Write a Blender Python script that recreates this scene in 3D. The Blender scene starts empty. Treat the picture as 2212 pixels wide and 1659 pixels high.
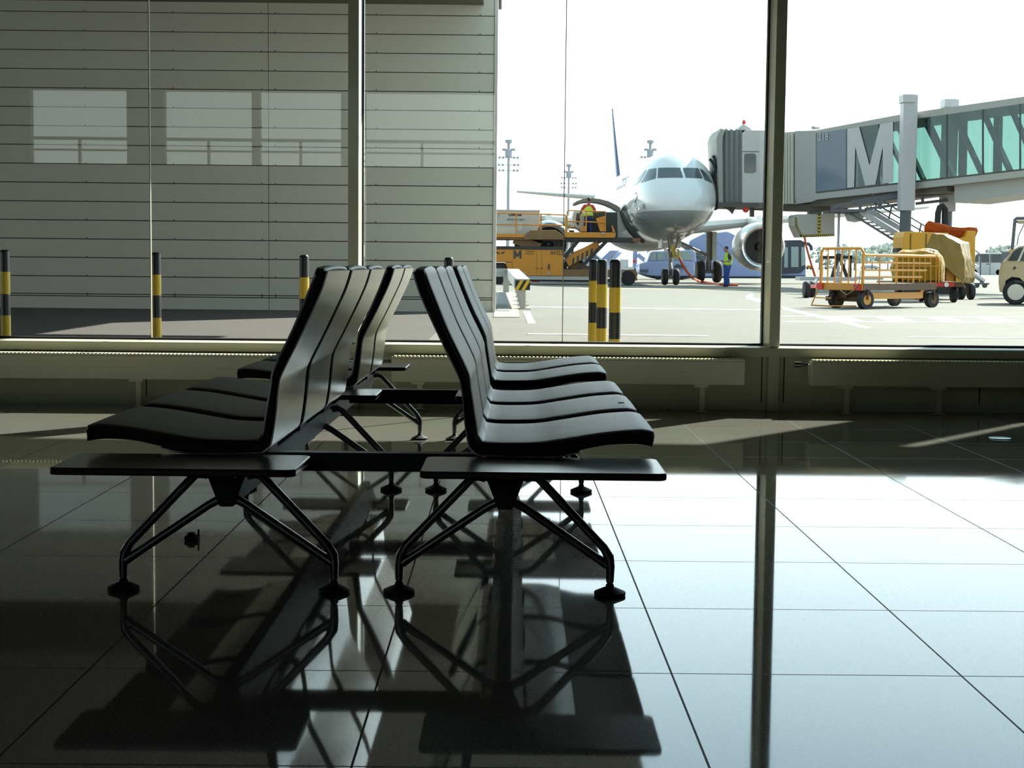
import bpy, bmesh, math, random
from mathutils import Vector, Matrix, Euler
from mathutils.bvhtree import BVHTree

S = bpy.context.scene
COL = S.collection
R = math.radians
random.seed(7)

# ------------------------------------------------------------------ camera
F = 3250.0                       # focal length in pixels of the 2212 wide frame
CAMH = 0.84                      # camera height above the lounge floor
cam_data = bpy.data.cameras.new('camera')
cam_data.sensor_fit = 'HORIZONTAL'
cam_data.sensor_width = 36.0
cam_data.lens = 36.0 * F / 2212.0
cam_data.clip_start = 0.05
cam_data.clip_end = 3000
cam = bpy.data.objects.new('camera', cam_data)
COL.objects.link(cam)
CAMR = (Euler((0, 0, -0.0044)).to_matrix() @ Euler((R(90) - math.atan(259.0 / F), 0, 0)).to_matrix()
        @ Euler((0, 0, 0.010)).to_matrix())
cam.matrix_world = Matrix.Translation((0, 0, CAMH)) @ CAMR.to_4x4()
S.camera = cam

# ------------------------------------------------------------------ sky, sun, exposure
S.view_settings.view_transform = 'Standard'
S.view_settings.look = 'None'
S.view_settings.gamma = 1.0
S.view_settings.use_curve_mapping = False
S.view_settings.exposure = 0.35

SUN_AZ, SUN_EL = R(40), R(35)    # from +Y towards +X
SUNV = Vector((math.sin(SUN_AZ) * math.cos(SUN_EL), math.cos(SUN_AZ) * math.cos(SUN_EL), math.sin(SUN_EL)))
sun_data = bpy.data.lights.new('sun', 'SUN')
sun_data.energy = 11.0
sun_data.angle = R(0.53)
sun_data.color = (1.0, 0.95, 0.86)
sun = bpy.data.objects.new('sun', sun_data)
sun.rotation_euler = SUNV.to_track_quat('Z', 'Y').to_euler()
sun.location = (20, 20, 30)
COL.objects.link(sun)

def build_world():
    w = bpy.data.worlds.new('hazy_sky')
    S.world = w
    w.use_nodes = True
    nt = w.node_tree
    nt.nodes.clear()
    N = nt.nodes.new
    L = nt.links.new
    tc = N('ShaderNodeTexCoord')
    sep = N('ShaderNodeSeparateXYZ')
    L(tc.outputs['Generated'], sep.inputs[0])
    # hazy band near the horizon, brighter on the sun side
    hb = N('ShaderNodeMapRange'); hb.interpolation_type = 'SMOOTHSTEP'
    hb.inputs['From Min'].default_value = 0.90; hb.inputs['From Max'].default_value = 0.02
    L(sep.outputs['Z'], hb.inputs['Value'])
    dot = N('ShaderNodeVectorMath'); dot.operation = 'DOT_PRODUCT'
    L(tc.outputs['Generated'], dot.inputs[0]); dot.inputs[1].default_value = (0.5, 0.866, 0.0)
    fw = N('ShaderNodeMapRange'); fw.interpolation_type = 'SMOOTHSTEP'
    fw.inputs['From Min'].default_value = -0.35; fw.inputs['From Max'].default_value = 0.75
    L(dot.outputs['Value'], fw.inputs['Value'])
    mul = N('ShaderNodeMath'); mul.operation = 'MULTIPLY'
    L(hb.outputs[0], mul.inputs[0]); L(fw.outputs[0], mul.inputs[1])
    st = N('ShaderNodeMath'); st.operation = 'MULTIPLY_ADD'
    L(mul.outputs[0], st.inputs[0]); st.inputs[1].default_value = 2.1; st.inputs[2].default_value = 1.0
    cz = N('ShaderNodeMapRange')
    cz.inputs['From Min'].default_value = 0.04; cz.inputs['From Max'].default_value = 0.36
    L(sep.outputs['Z'], cz.inputs['Value'])
    mix = N('ShaderNodeMix'); mix.data_type = 'RGBA'
    L(cz.outputs[0], mix.inputs[0])
    mix.inputs[6].default_value = (0.96, 1.0, 1.0, 1)
    mix.inputs[7].default_value = (0.60, 0.84, 1.0, 1)
    bg = N('ShaderNodeBackground')
    L(mix.outputs[2], bg.inputs['Color']); L(st.outputs[0], bg.inputs['Strength'])
    out = N('ShaderNodeOutputWorld')
    L(bg.outputs[0], out.inputs['Surface'])
build_world()
try:
    S.cycles.max_bounces = 10
    S.cycles.transparent_max_bounces = 24
    S.cycles.caustics_reflective = False
    S.cycles.caustics_refractive = False
    S.cycles.sample_clamp_indirect = 6.0
except Exception:
    pass

# ------------------------------------------------------------------ measuring helpers
def ray(px, py):
    return CAMR @ Vector(((px - 1106.0) / F, -(py - 829.5) / F, -1.0))
def at(px, py, Y):
    """point of the place seen at that spot of the photograph, Y metres in front of the camera"""
    d = ray(px, py)
    return Vector((0, 0, CAMH)) + d * (Y / d.y)
GZ = -0.05                       # level of the apron outside
def ground(px, py, z=GZ):
    d = ray(px, py)
    return Vector((0, 0, CAMH)) + d * ((z - CAMH) / d.z)

# ------------------------------------------------------------------ mesh helpers
class MB:
    def __init__(s):
        s.v = []; s.f = []; s.m = []
    def add(s, vs, fs, mi=0):
        b = len(s.v)
        s.v += [Vector(v) for v in vs]
        s.f += [tuple(i + b for i in f) for f in fs]
        s.m += [mi] * len(fs)
        return s
    def box(s, x0, x1, y0, y1, z0, z1, mi=0):
        return s.add([(x0, y0, z0), (x1, y0, z0), (x1, y1, z0), (x0, y1, z0), (x0, y0, z1), (x1, y0, z1), (x1, y1, z1), (x0, y1, z1)],
                     [(3, 2, 1, 0), (4, 5, 6, 7), (0, 1, 5, 4), (1, 2, 6, 5), (2, 3, 7, 6), (3, 0, 4, 7)], mi)
    def hexa(s, a, b, mi=0):
        """two quads a, b joined into a solid"""
        return s.add(list(a) + list(b), [(3, 2, 1, 0), (4, 5, 6, 7), (0, 1, 5, 4), (1, 2, 6, 5), (2, 3, 7, 6), (3, 0, 4, 7)], mi)
    def loft(s, rings, caps=True, mi=0, closed=True):
        n = len(rings[0]); b = len(s.v)
        fs = []
        for r in range(len(rings) - 1):
            for i in range(n if closed else n - 1):
                j = (i + 1) % n
                fs.append((r * n + i, r * n + j, (r + 1) * n + j, (r + 1) * n + i))
        if caps:
            fs.append(tuple(reversed(range(n))))
            fs.append(tuple((len(rings) - 1) * n + i for i in range(n)))
        return s.add([p for r in rings for p in r], fs, mi)
    def prism(s, poly, off, mi=0):
        off = Vector(off)
        return s.loft([[Vector(p) for p in poly], [Vector(p) + off for p in poly]], True, mi)
    def tube(s, pts, r, n=8, mi=0, sy=1.0, cyc=False):
        pts = [Vector(p) for p in pts]
        rr = r if isinstance(r, (list, tuple)) else [r] * len(pts)
        rings = []; prev = None
        m = len(pts)
        for i, p in enumerate(pts):
            if cyc:
                t = pts[(i + 1) % m] - pts[i - 1]
            else:
                t = pts[min(i + 1, m - 1)] - pts[max(i - 1, 0)]
            t.normalize()
            if prev is None:
                u = Vector((0, 1, 0)) if abs(t.y) < 0.9 else Vector((1, 0, 0))
            else:
                u = prev
            u = u - t * u.dot(t); u.normalize(); prev = u
            w = t.cross(u)
            rings.append([p + (u * math.cos(a) * sy + w * math.sin(a)) * rr[i] for a in [2 * math.pi * k / n for k in range(n)]])
        if cyc:
            rings.append(rings[0])
            return s.loft(rings, False, mi)
        return s.loft(rings, True, mi)
    def cyl(s, p, q, r, n=16, r2=None, mi=0):
        return s.tube([p, q], [r, r if r2 is None else r2], n, mi)
    def lathe(s, prof, c=(0, 0, 0), axis='Z', n=24, mi=0, caps=True):
        c = Vector(c); rings = []
        for r, h in prof:
            ring = []
            for k in range(n):
                a = 2 * math.pi * k / n
                if axis == 'Z': ring.append(c + Vector((r * math.cos(a), r * math.sin(a), h)))
                elif axis == 'Y': ring.append(c + Vector((r * math.cos(a), h, r * math.sin(a))))
                else: ring.append(c + Vector((h, r * math.cos(a), r * math.sin(a))))
            rings.append(ring)
        return s.loft(rings, caps, mi)
    def bar(s, p, q, w, h, up=(0, 0, 1), mi=0):
        p = Vector(p); q = Vector(q); t = (q - p).normalized(); up = Vector(up)
        if abs(t.dot(up)) > 0.99: up = Vector((0, 1, 0))
        x = t.cross(up).normalized(); z = x.cross(t)
        def quad(c): return [c - x * w / 2 - z * h / 2, c + x * w / 2 - z * h / 2, c + x * w / 2 + z * h / 2, c - x * w / 2 + z * h / 2]
        return s.loft([quad(p), quad(q)], True, mi)
    def pbox(s, x0, x1, y0, y1, Y0, depth, mi=0):
        """box whose front face fills that patch of the photograph at distance Y0"""
        a = at(x0, y1, Y0); b = at(x1, y0, Y0)
        return s.box(a.x, b.x, Y0, Y0 + depth, a.z, b.z, mi)
    def pprism(s, pts, Y0, depth, mi=0):
        return s.prism([at(x, y, Y0) for x, y in pts], (0, depth, 0), mi)
    def ptube(s, pts, r, n=8, mi=0):
        return s.tube([at(*p) for p in pts], r, n, mi)
    def shift(s, d):
        d = Vector(d); s.v = [v + d for v in s.v]; return s
    def xf(s, M):
        s.v = [M @ v for v in s.v]; return s

def finish(me, smooth=35):
    bm = bmesh.new(); bm.from_mesh(me)
    bmesh.ops.recalc_face_normals(bm, faces=bm.faces)
    bm.to_mesh(me); bm.free()
    if smooth:
        me.polygons.foreach_set('use_smooth', [True] * len(me.polygons))
        me.set_sharp_from_angle(angle=R(smooth))

def obj(name, mb, mats, parent=None, label=None, bevel=0, smooth=35, sub=False):
    """links one mesh object; under a thing whose Empty is not rotated the mesh is given in world coordinates when sub is 'w'"""
    me = bpy.data.meshes.new(name)
    if sub == 'w' and parent is not None:
        root = parent
        off = Vector((0, 0, 0))
        while root is not None:
            off += root.location; root = root.parent
        mb.shift(-off)
    me.from_pydata([tuple(v) for v in mb.v], [], mb.f)
    if not isinstance(mats, (list, tuple)): mats = [mats]
    for m in mats: me.materials.append(m)
    if len(mats) > 1: me.polygons.foreach_set('material_index', mb.m)
    me.update()
    finish(me, smooth)
    o = bpy.data.objects.new(name, me)
    COL.objects.link(o)
    if parent is not None: o.parent = parent
    if label: o['label'] = label
    if bevel:
        b = o.modifiers.new('bevel', 'BEVEL'); b.width = bevel; b.segments = 2; b.limit_method = 'ANGLE'; b.angle_limit = R(40)
    return o

def wobj(name, mb, mats, parent, **k):
    return obj(name, mb, mats, parent, sub='w', **k)

def thing(name, label, cat, loc=(0, 0, 0), rz=0.0, group=None):
    o = bpy.data.objects.new(name, None)
    o.empty_display_size = 0.1
    o.location = loc; o.rotation_euler = (0, 0, rz)
    COL.objects.link(o)
    return tag(o, label, cat, group)

def tag(o, label, cat, group=None, kind=None):
    o['label'] = label; o['category'] = cat
    if group: o['group'] = group
    if kind: o['kind'] = kind
    return o

def struct(name, mb, mats, label=None, **k):
    o = obj(name, mb, mats, **k)
    o['kind'] = 'structure'
    if label: o['label'] = label
    return o

def copy_tree(o, parent=None):
    c = o.copy(); COL.objects.link(c)
    if parent is not None: c.parent = parent
    for ch in [x for x in COL.objects if x.parent == o]:
        copy_tree(ch, c)
    return c

def text_mesh(body, size, extrude=0.002, bold=0.0, align='CENTER', sx=1.0):
    """letters in the XZ plane facing -Y, as an MB"""
    cu = bpy.data.curves.new('letters', 'FONT')
    cu.body = body; cu.size = size; cu.extrude = extrude; cu.align_x = align; cu.align_y = 'CENTER'
    cu.offset = bold; cu.resolution_u = 3
    o = bpy.data.objects.new('letters', cu); COL.objects.link(o)
    dg = bpy.context.evaluated_depsgraph_get()
    me = bpy.data.meshes.new_from_object(o.evaluated_get(dg))
    mb = MB()
    mb.add([(v.co.x * sx, -v.co.z, v.co.y) for v in me.vertices], [tuple(p.vertices) for p in me.polygons])
    bpy.data.objects.remove(o); bpy.data.curves.remove(cu); bpy.data.meshes.remove(me)
    return mb

# ------------------------------------------------------------------ materials
def mat(name, col, rough=0.5, metal=0.0, spec=0.5, var=0.08, scale=6.0, bump=0.0, bscale=80.0, coat=0.0, stretch=None, ior=1.5):
    m = bpy.data.materials.new(name); m.use_nodes = True
    nt = m.node_tree; N = nt.nodes.new; L = nt.links.new
    b = nt.nodes['Principled BSDF']
    b.inputs['Roughness'].default_value = rough
    b.inputs['Metallic'].default_value = metal
    b.inputs['Specular IOR Level'].default_value = spec
    b.inputs['IOR'].default_value = ior
    b.inputs['Coat Weight'].default_value = coat
    tc = N('ShaderNodeTexCoord'); vec = tc.outputs['Object']
    if stretch:
        mp = N('ShaderNodeMapping'); mp.inputs['Scale'].default_value = stretch
        L(vec, mp.inputs[0]); vec = mp.outputs[0]
    nz = N('ShaderNodeTexNoise'); nz.inputs['Scale'].default_value = scale; nz.inputs['Detail'].default_value = 5
    L(vec, nz.inputs['Vector'])
    mx = N('ShaderNodeMix'); mx.data_type = 'RGBA'
    L(nz.outputs['Fac'], mx.inputs[0])
    mx.inputs[6].default_value = tuple(max(0, c * (1 - var)) for c in col) + (1,)
    mx.inputs[7].default_value = tuple(min(1, c * (1 + var)) for c in col) + (1,)
    L(mx.outputs[2], b.inputs['Base Color'])
    if bump:
        n2 = N('ShaderNodeTexNoise'); n2.inputs['Scale'].default_value = bscale; n2.inputs['Detail'].default_value = 3
        L(vec, n2.inputs['Vector'])
        bp = N('ShaderNodeBump'); bp.inputs['Strength'].default_value = bump; bp.inputs['Distance'].default_value = 0.01
        L(n2.outputs['Fac'], bp.inputs['Height']); L(bp.outputs[0], b.inputs['Normal'])
    return m

def glass_mat(name, tint=(0.95, 0.98, 0.96), gloss_col=(1, 1, 1), extra=0.0):
    """window pane: clear with a fresnel reflection on either face"""
    m = bpy.data.materials.new(name); m.use_nodes = True
    nt = m.node_tree; nt.nodes.clear(); N = nt.nodes.new; L = nt.links.new
    geo = N('ShaderNodeNewGeometry')
    io = N('ShaderNodeMapRange'); io.inputs['To Min'].default_value = 1.5; io.inputs['To Max'].default_value = 1 / 1.5
    L(geo.outputs['Backfacing'], io.inputs['Value'])
    fr = N('ShaderNodeFresnel'); L(io.outputs[0], fr.inputs['IOR'])
    ad = N('ShaderNodeMath'); ad.operation = 'ADD'; ad.use_clamp = True; ad.inputs[1].default_value = extra
    L(fr.outputs[0], ad.inputs[0])
    tr = N('ShaderNodeBsdfTransparent'); tr.inputs[0].default_value = tint + (1,)
    gl = N('ShaderNodeBsdfGlossy'); gl.inputs['Roughness'].default_value = 0.0; gl.inputs['Color'].default_value = gloss_col + (1,)
    mx = N('ShaderNodeMixShader'); L(ad.outputs[0], mx.inputs[0]); L(tr.outputs[0], mx.inputs[1]); L(gl.outputs[0], mx.inputs[2])
    out = N('ShaderNodeOutputMaterial'); L(mx.outputs[0], out.inputs[0])
    return m

def floor_mat():
    m = bpy.data.materials.new('polished_stone_tiles'); m.use_nodes = True
    nt = m.node_tree; N = nt.nodes.new; L = nt.links.new
    b = nt.nodes['Principled BSDF']
    geo = N('ShaderNodeNewGeometry'); sp = N('ShaderNodeSeparateXYZ'); L(geo.outputs['Position'], sp.inputs[0])
    def line(sock, off, size, w):
        a = N('ShaderNodeMath'); a.operation = 'SUBTRACT'; L(sock, a.inputs[0]); a.inputs[1].default_value = off - size / 2
        p = N('ShaderNodeMath'); p.operation = 'PINGPONG'; 
        d = N('ShaderNodeMath'); d.operation = 'MODULO'
        f = N('ShaderNodeMath'); f.operation = 'FLOORED_MODULO'; L(a.outputs[0], f.inputs[0]); f.inputs[1].default_value = size
        c = N('ShaderNodeMath'); c.operation = 'SUBTRACT'; L(f.outputs[0], c.inputs[0]); c.inputs[1].default_value = size / 2
        e = N('ShaderNodeMath'); e.operation = 'ABSOLUTE'; L(c.outputs[0], e.inputs[0])
        g = N('ShaderNodeMath'); g.operation = 'LESS_THAN'; L(e.outputs[0], g.inputs[0]); g.inputs[1].default_value = w / 2
        nt.nodes.remove(p); nt.nodes.remove(d)
        return g.outputs[0]
    lx = line(sp.outputs['X'], 0.349, 0.60, 0.0045)
    ly = line(sp.outputs['Y'], 3.05, 0.592, 0.005)
    g = N('ShaderNodeMath'); g.operation = 'MAXIMUM'; L(lx, g.inputs[0]); L(ly, g.inputs[1])
    # granite speckle and soft clouds
    n1 = N('ShaderNodeTexNoise'); n1.inputs['Scale'].default_value = 160; n1.inputs['Detail'].default_value = 4
    L(geo.outputs['Position'], n1.inputs['Vector'])
    n2 = N('ShaderNodeTexNoise'); n2.inputs['Scale'].default_value = 2.2; n2.inputs['Detail'].default_value = 5
    L(geo.outputs['Position'], n2.inputs['Vector'])
    r1 = N('ShaderNodeValToRGB'); L(n1.outputs['Fac'], r1.inputs[0])
    r1.color_ramp.elements[0].position = 0.35; r1.color_ramp.elements[0].color = (0.19, 0.185, 0.16, 1)
    r1.color_ramp.elements[1].position = 0.65; r1.color_ramp.elements[1].color = (0.38, 0.37, 0.32, 1)
    mx = N('ShaderNodeMix'); mx.data_type = 'RGBA'; mx.blend_type = 'MULTIPLY'; mx.inputs[0].default_value = 0.35
    L(r1.outputs[0], mx.inputs[6]); L(n2.outputs['Color'], mx.inputs[7])
    mg = N('ShaderNodeMix'); mg.data_type = 'RGBA'
    L(g.outputs[0], mg.inputs[0]); L(mx.outputs[2], mg.inputs[6]); mg.inputs[7].default_value = (0.10, 0.10, 0.10, 1)
    L(mg.outputs[2], b.inputs['Base Color'])
    rr = N('ShaderNodeMapRange'); rr.inputs['To Min'].default_value = 0.022; rr.inputs['To Max'].default_value = 0.055
    L(n2.outputs['Fac'], rr.inputs['Value'])
    mr = N('ShaderNodeMix'); L(g.outputs[0], mr.inputs[0]); L(rr.outputs[0], mr.inputs[2]); mr.inputs[3].default_value = 0.6
    L(mr.outputs[0], b.inputs['Roughness'])
    ms = N('ShaderNodeMapRange'); ms.inputs['To Min'].default_value = 0.5; ms.inputs['To Max'].default_value = 0.12
    L(g.outputs[0], ms.inputs['Value']); L(ms.outputs[0], b.inputs['Specular IOR Level'])
    b.inputs['IOR'].default_value = 1.55
    return m

M = {}
M['floor'] = floor_mat()
M['ceiling'] = mat('ceiling_panels', (0.16, 0.16, 0.14), 0.8)
M['wall_in'] = mat('lounge_wall', (0.15, 0.15, 0.125), 0.8)
M['cream'] = mat('cream_painted_metal', (0.80, 0.80, 0.62), 0.45, var=0.04)
M['post'] = mat('grey_coated_mullion', (0.80, 0.83, 0.68), 0.25, var=0.03, coat=0.3)
M['gasket'] = mat('black_rubber_gasket', (0.012, 0.012, 0.014), 0.6)
M['silicone'] = mat('silicone_joint', (0.40, 0.38, 0.28), 0.6)
M['glass'] = glass_mat('window_glass', (0.955, 0.985, 0.965), extra=0.03)
M['leather'] = mat('black_leather', (0.020, 0.021, 0.024), 0.42, spec=0.62, var=0.3, scale=14, bump=0.14, bscale=22, stretch=(1, 6, 1), ior=1.6)
M['edge'] = mat('black_seat_edge', (0.006, 0.006, 0.006), 0.5, spec=0.3)
M['shell'] = mat('brushed_aluminium_shell', (0.66, 0.66, 0.62), 0.25, metal=1.0, var=0.05, scale=5, stretch=(3, 90, 3))
M['alu'] = mat('polished_aluminium_leg', (0.24, 0.24, 0.23), 0.28, metal=1.0)
M['beam'] = mat('black_coated_beam', (0.010, 0.010, 0.010), 0.5)
M['tray'] = mat('black_laminate_tray', (0.016, 0.016, 0.018), 0.27, spec=0.9)
M['rubber'] = mat('black_rubber', (0.010, 0.010, 0.010), 0.6)
M['chrome'] = mat('chrome', (0.75, 0.75, 0.75), 0.12, metal=1.0)
# ------------------------------------------------------------------ the lounge
WY = 8.78                        # inner face of the wall under the windows
GY = 8.93                        # glass plane
struct('floor', MB().box(-9.5, 9.5, -6.2, 9.05, -0.12, 0.0), M['floor'], 'polished grey stone tile floor of the lounge', smooth=0)
struct('ceiling', MB().box(-9.5, 9.5, -6.2, 9.05, 3.75, 3.95), M['ceiling'], smooth=0)
struct('wall_left', MB().box(-9.5, -9.3, -6.2, 9.05, 0, 3.75), M['wall_in'], smooth=0)
struct('wall_right', MB().box(9.3, 9.5, -6.2, 9.05, 0, 3.75), M['wall_in'], smooth=0)
# low wall under the glass, with the header over it
struct('wall_front', MB().box(-9.3, 9.3, WY, 9.0, 0, 0.34).box(-9.3, 9.3, 8.80, 9.05, 3.35, 3.75), M['cream'], 'cream panelled low wall under the big windows', smooth=0)
sill = struct('trim_1', MB().box(-9.3, 9.3, 8.68, 9.02, 0.318, 0.372), M['cream'], 'cream window sill below the glass', bevel=0.006, smooth=0)
struct('baseboard_front', MB().box(-9.3, 9.3, WY - 0.012, WY, 0, 0.05), M['post'], smooth=0)
# panel joints in the low wall: thin dark reveals
j = MB()
for x in (-2.1, 0.33, 1.50, 1.63, 2.78):
    j.box(x - 0.003, x + 0.003, WY - 0.002, WY + 0.01, 0.05, 0.318)
struct('trim_2', j, M['gasket'], smooth=0)

MX = [-0.884 + 2.44 * k for k in range(-3, 4)]     # mullion centres
for i, x in enumerate(MX):
    mb = MB().box(x - 0.031, x + 0.031, 8.70, 9.0, 0.0, 3.35)
    o = struct('trim_%d' % (i + 3), mb, M['post'], bevel=0.004, smooth=0)
    gk = MB().box(x - 0.040, x - 0.031, GY - 0.02, GY + 0.04, 0.372, 3.35).box(x + 0.031, x + 0.040, GY - 0.02, GY + 0.04, 0.372, 3.35)
    g = obj('gasket', gk, M['gasket'], o, smooth=0)
for i in range(len(MX) - 1):
    x0, x1 = MX[i] + 0.041, MX[i + 1] - 0.041
    xm = (x0 + x1) / 2
    w = struct('window_%d' % (i + 1), MB().box(x0, x1, GY, GY + 0.016, 0.384, 3.35), M['glass'], smooth=0)
    fr = MB().box(x0, x1, GY - 0.02, GY + 0.04, 0.372, 0.384)
    obj('bottom_gasket', fr, M['gasket'], w, smooth=0)
    if i != 4:
        obj('pane_joint', MB().box(xm - 0.0025, xm + 0.0025, GY - 0.003, GY + 0.019, 0.384, 3.35), M['silicone'], w, smooth=0)

# wall behind the camera with a band of clerestory windows (seen mirrored in the glass)
zb0, zb1 = 2.35, 3.50
openings = [(-7.50, -5.98), (-5.40, -4.02), (-3.9, -2.62), (-2.5, -0.2)]
wb = MB().box(-9.3, 9.3, -6.2, -6.0, 0, zb0).box(-9.3, 9.3, -6.2, -6.0, zb1, 3.75)
xs = [-9.3] + [v for o_ in openings for v in o_] + [9.3]
for k in range(0, len(xs), 2):
    wb.box(xs[k], xs[k + 1], -6.2, -6.0, zb0, zb1)
struct('wall_back', wb, M['wall_in'], smooth=0)
for k, (a, b) in enumerate(openings):
    w = struct('window_%d' % (k + 7), MB().box(a, b, -6.12, -6.105, zb0, zb1), M['glass'], smooth=0)
    fr = MB().box(a, b, -6.14, -6.05, 2.72, 2.77).box(a, b, -6.14, -6.05, 2.55, 2.58)
    xm = (a + b) / 2
    fr.box(xm - 0.02, xm + 0.02, -6.14, -6.05, zb0, 2.72)
    obj('glazing_bar', fr, M['post'], w, smooth=0)

# radiators below the sill
def radiator(x0, x1, legs, label, valve=None):
    t = thing('radiator', label, 'radiator', (x0, 8.6, 0), 0, 'convector radiators under the windows')
    c = MB().box(x0, x1, 8.545, 8.66, 0.165, 0.300)
    wobj('casing', c, M['cream'], t, bevel=0.004, smooth=0)
    wobj('panel_groove', MB().box(x0 + .004, x1 - .004, 8.543, 8.546, 0.229, 0.232), M['post'], t, smooth=0)
    g = MB()
    n = int((x1 - x0) / 0.022)
    for k in range(n):
        xx = x0 + 0.02 + (x1 - x0 - 0.04) * k / (n - 1)
        g.box(xx - 0.006, xx + 0.006, 8.55, 8.655, 0.300, 0.313)
    g.box(x0, x1, 8.548, 8.556, 0.3, 0.309).box(x0, x1, 8.648, 8.656, 0.3, 0.309)
    wobj('top_grille', g, M['cream'], t, smooth=0)
    for lx in legs:
        l = MB().box(lx - 0.016, lx + 0.016, 8.585, 8.615, 0.0, 0.165).box(lx - 0.035, lx + 0.035, 8.57, 8.63, 0.0, 0.008)
        l.box(lx - 0.05, lx + 0.03, 8.565, 8.64, 0.148, 0.165)
        wobj('leg', l, M['cream'], t, bevel=0.003, smooth=0)
    for vx, s in (valve or []):
        v = MB().cyl((vx, 8.60, 0.283), (vx + s * 0.05, 8.60, 0.283), 0.010, 10).cyl((vx + s * 0.05, 8.60, 0.283), (vx + s * 0.09, 8.60, 0.283), 0.017, 12)
        wobj('valve', v, M['chrome'], t)
    return t
radiator(-3.05, -0.93, (-2.10, -1.1), 'cream radiator under the window, behind the left row of seats', [(-0.93, 1)])
radiator(-0.65, 1.365, (-0.49, 1.13), 'cream radiator under the middle window, behind the right row of seats', [(-0.65, -1)])
radiator(1.744, 3.78, (1.96, 2.49, 3.4), 'cream radiator in shade at the right end of the window wall', [(1.744, -1)])

# ------------------------------------------------------------------ beam seating
def catmull(pts, n=5):
    out = []
    for i in range(len(pts) - 1):
        p0 = pts[max(i - 1, 0)]; p1 = pts[i]; p2 = pts[i + 1]; p3 = pts[min(i + 2, len(pts) - 1)]
        for k in range(n):
            t = k / n
            out.append(tuple(0.5 * ((2 * p1[d]) + (-p0[d] + p2[d]) * t + (2 * p0[d] - 5 * p1[d] + 4 * p2[d] - p3[d]) * t * t
                                    + (-p0[d] + 3 * p1[d] - 3 * p2[d] + p3[d]) * t ** 3) for d in (0, 1)))
    out.append(pts[-1])
    return out
REAR = [(.112, .818), (.132, .757), (.184, .645), (.226, .561), (.238, .525), (.246, .448), (.255, .385), (.262, .364), (.280, .349)]
BOTT = [(.280, .349), (.38, .346), (.479, .347), (.542, .359), (.616, .374), (.690, .377), (.732, .371)]
TOP = [(.735, .412), (.715, .417), (.690, .417), (.616, .410), (.505, .392), (.430, .381), (.330, .379), (.292, .383)]
FRONT = [(.2815, .400), (.2755, .440), (.2625, .520), (.253, .568), (.203, .671), (.157, .783), (.143, .818)]
def inward(loop, d, wts=None):
    n = len(loop); out = []
    for i in range(n):
        a = Vector(loop[i - 1]); p = Vector(loop[i]); b = Vector(loop[(i + 1) % n])
        t1 = (p - a); t2 = (b - p)
        if t1.length < 1e-6 or t2.length < 1e-6:
            out.append(tuple(p)); continue
        t = (t1.normalized() + t2.normalized()).normalized()
        nrm = Vector((-t.y, t.x))
        out.append(tuple(p + nrm * (d if wts is None else d * wts[i])))
    return out
def seat_loop():
    lp = catmull(REAR, 4)[:-1] + catmull(BOTT, 4) + [(.736, .385), (.7375, .400)] + catmull(TOP, 4) + catmull(FRONT, 4) + [(.139, .825), (.118, .825)]
    nb = len(lp) - 2 - len(catmull(FRONT, 4)) - len(catmull(TOP, 4))
    wt = [.45] * nb + [1.0] * (len(lp) - nb - 2) + [.35, .35]
    for k in (nb - 1, nb - 2): wt[k] = .7
    wt[-3] = wt[-4] = .5
    return lp, wt                   # runs counter-clockwise: down the rear, along the bottom, back over the top
from mathutils.geometry import tessellate_polygon
SEAT_TRIS = tessellate_polygon([[Vector((u, z, 0)) for u, z in seat_loop()[0]]])
def capped(rings):
    mb = MB().loft(rings, False)
    n = len(rings[0]); b = (len(rings) - 1) * n
    for t in SEAT_TRIS:
        mb.f.append(tuple(t)); mb.m.append(0)
        mb.f.append(tuple(b + i for i in t)); mb.m.append(0)
    return mb
def build_seat(parent, y0, w, sgn, label=None):
    lp, wt = seat_loop()
    rings = []
    for yy, ins in ((0, .018), (.002, .0125), (.006, .008), (.012, .0040), (.020, .0012), (.032, 0), (w * .3, -.001), (w * .5, -.0015), (w * .7, -.001), (w - .032, 0), (w - .020, .0012), (w - .012, .0040), (w - .006, .008), (w - .002, .0125), (w, .018)):
        cr = .006 * (1 - (2 * yy / w - 1) ** 2)
        rings.append([Vector((sgn * u, y0 + yy, z + (cr if z > .80 else 0))) for u, z in inward(lp, ins, wt)])
    cush = obj('seat', capped(rings), M['leather'], parent, smooth=50)
    # black side piping bands on either flank
    for yy, d in ((y0 - 0.002, 0.006), (y0 + w - 0.004, 0.006)):
        e = capped([[Vector((sgn * u, yy, z)) for u, z in inward(lp, .010, wt)], [Vector((sgn * u, yy + d, z)) for u, z in inward(lp, .010, wt)]])
        obj('side_edge', e, M['edge'], cush)
    # metal shell behind and below
    path = catmull(REAR, 4)[:-1] + catmull(BOTT[:4], 4)
    a, b = [], []
    for i, p in enumerate(path):
        p = Vector(p); q = Vector(path[min(i + 1, len(path) - 1)]); o_ = Vector(path[max(i - 1, 0)])
        t = (q - o_).normalized(); nr = Vector((t.y, -t.x))
        a.append(p + nr * 0.0005); b.append(p + nr * 0.0045)
    prof = a + b[::-1]
    sh = MB().loft([[Vector((sgn * p.x, y0 + 0.006, p.y)) for p in prof], [Vector((sgn * p.x, y0 + w - 0.006, p.y)) for p in prof]])
    obj('shell', sh, M['shell'], cush, 'brushed metal shell behind the black cushion', smooth=50)
    for dy in (0.07, w - 0.07):
        obj('screw', MB().cyl((sgn * .1282, y0 + dy, .765), (sgn * .1245, y0 + dy, .7638), 0.003, 8), M['beam'], cush)
    return cush

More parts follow.
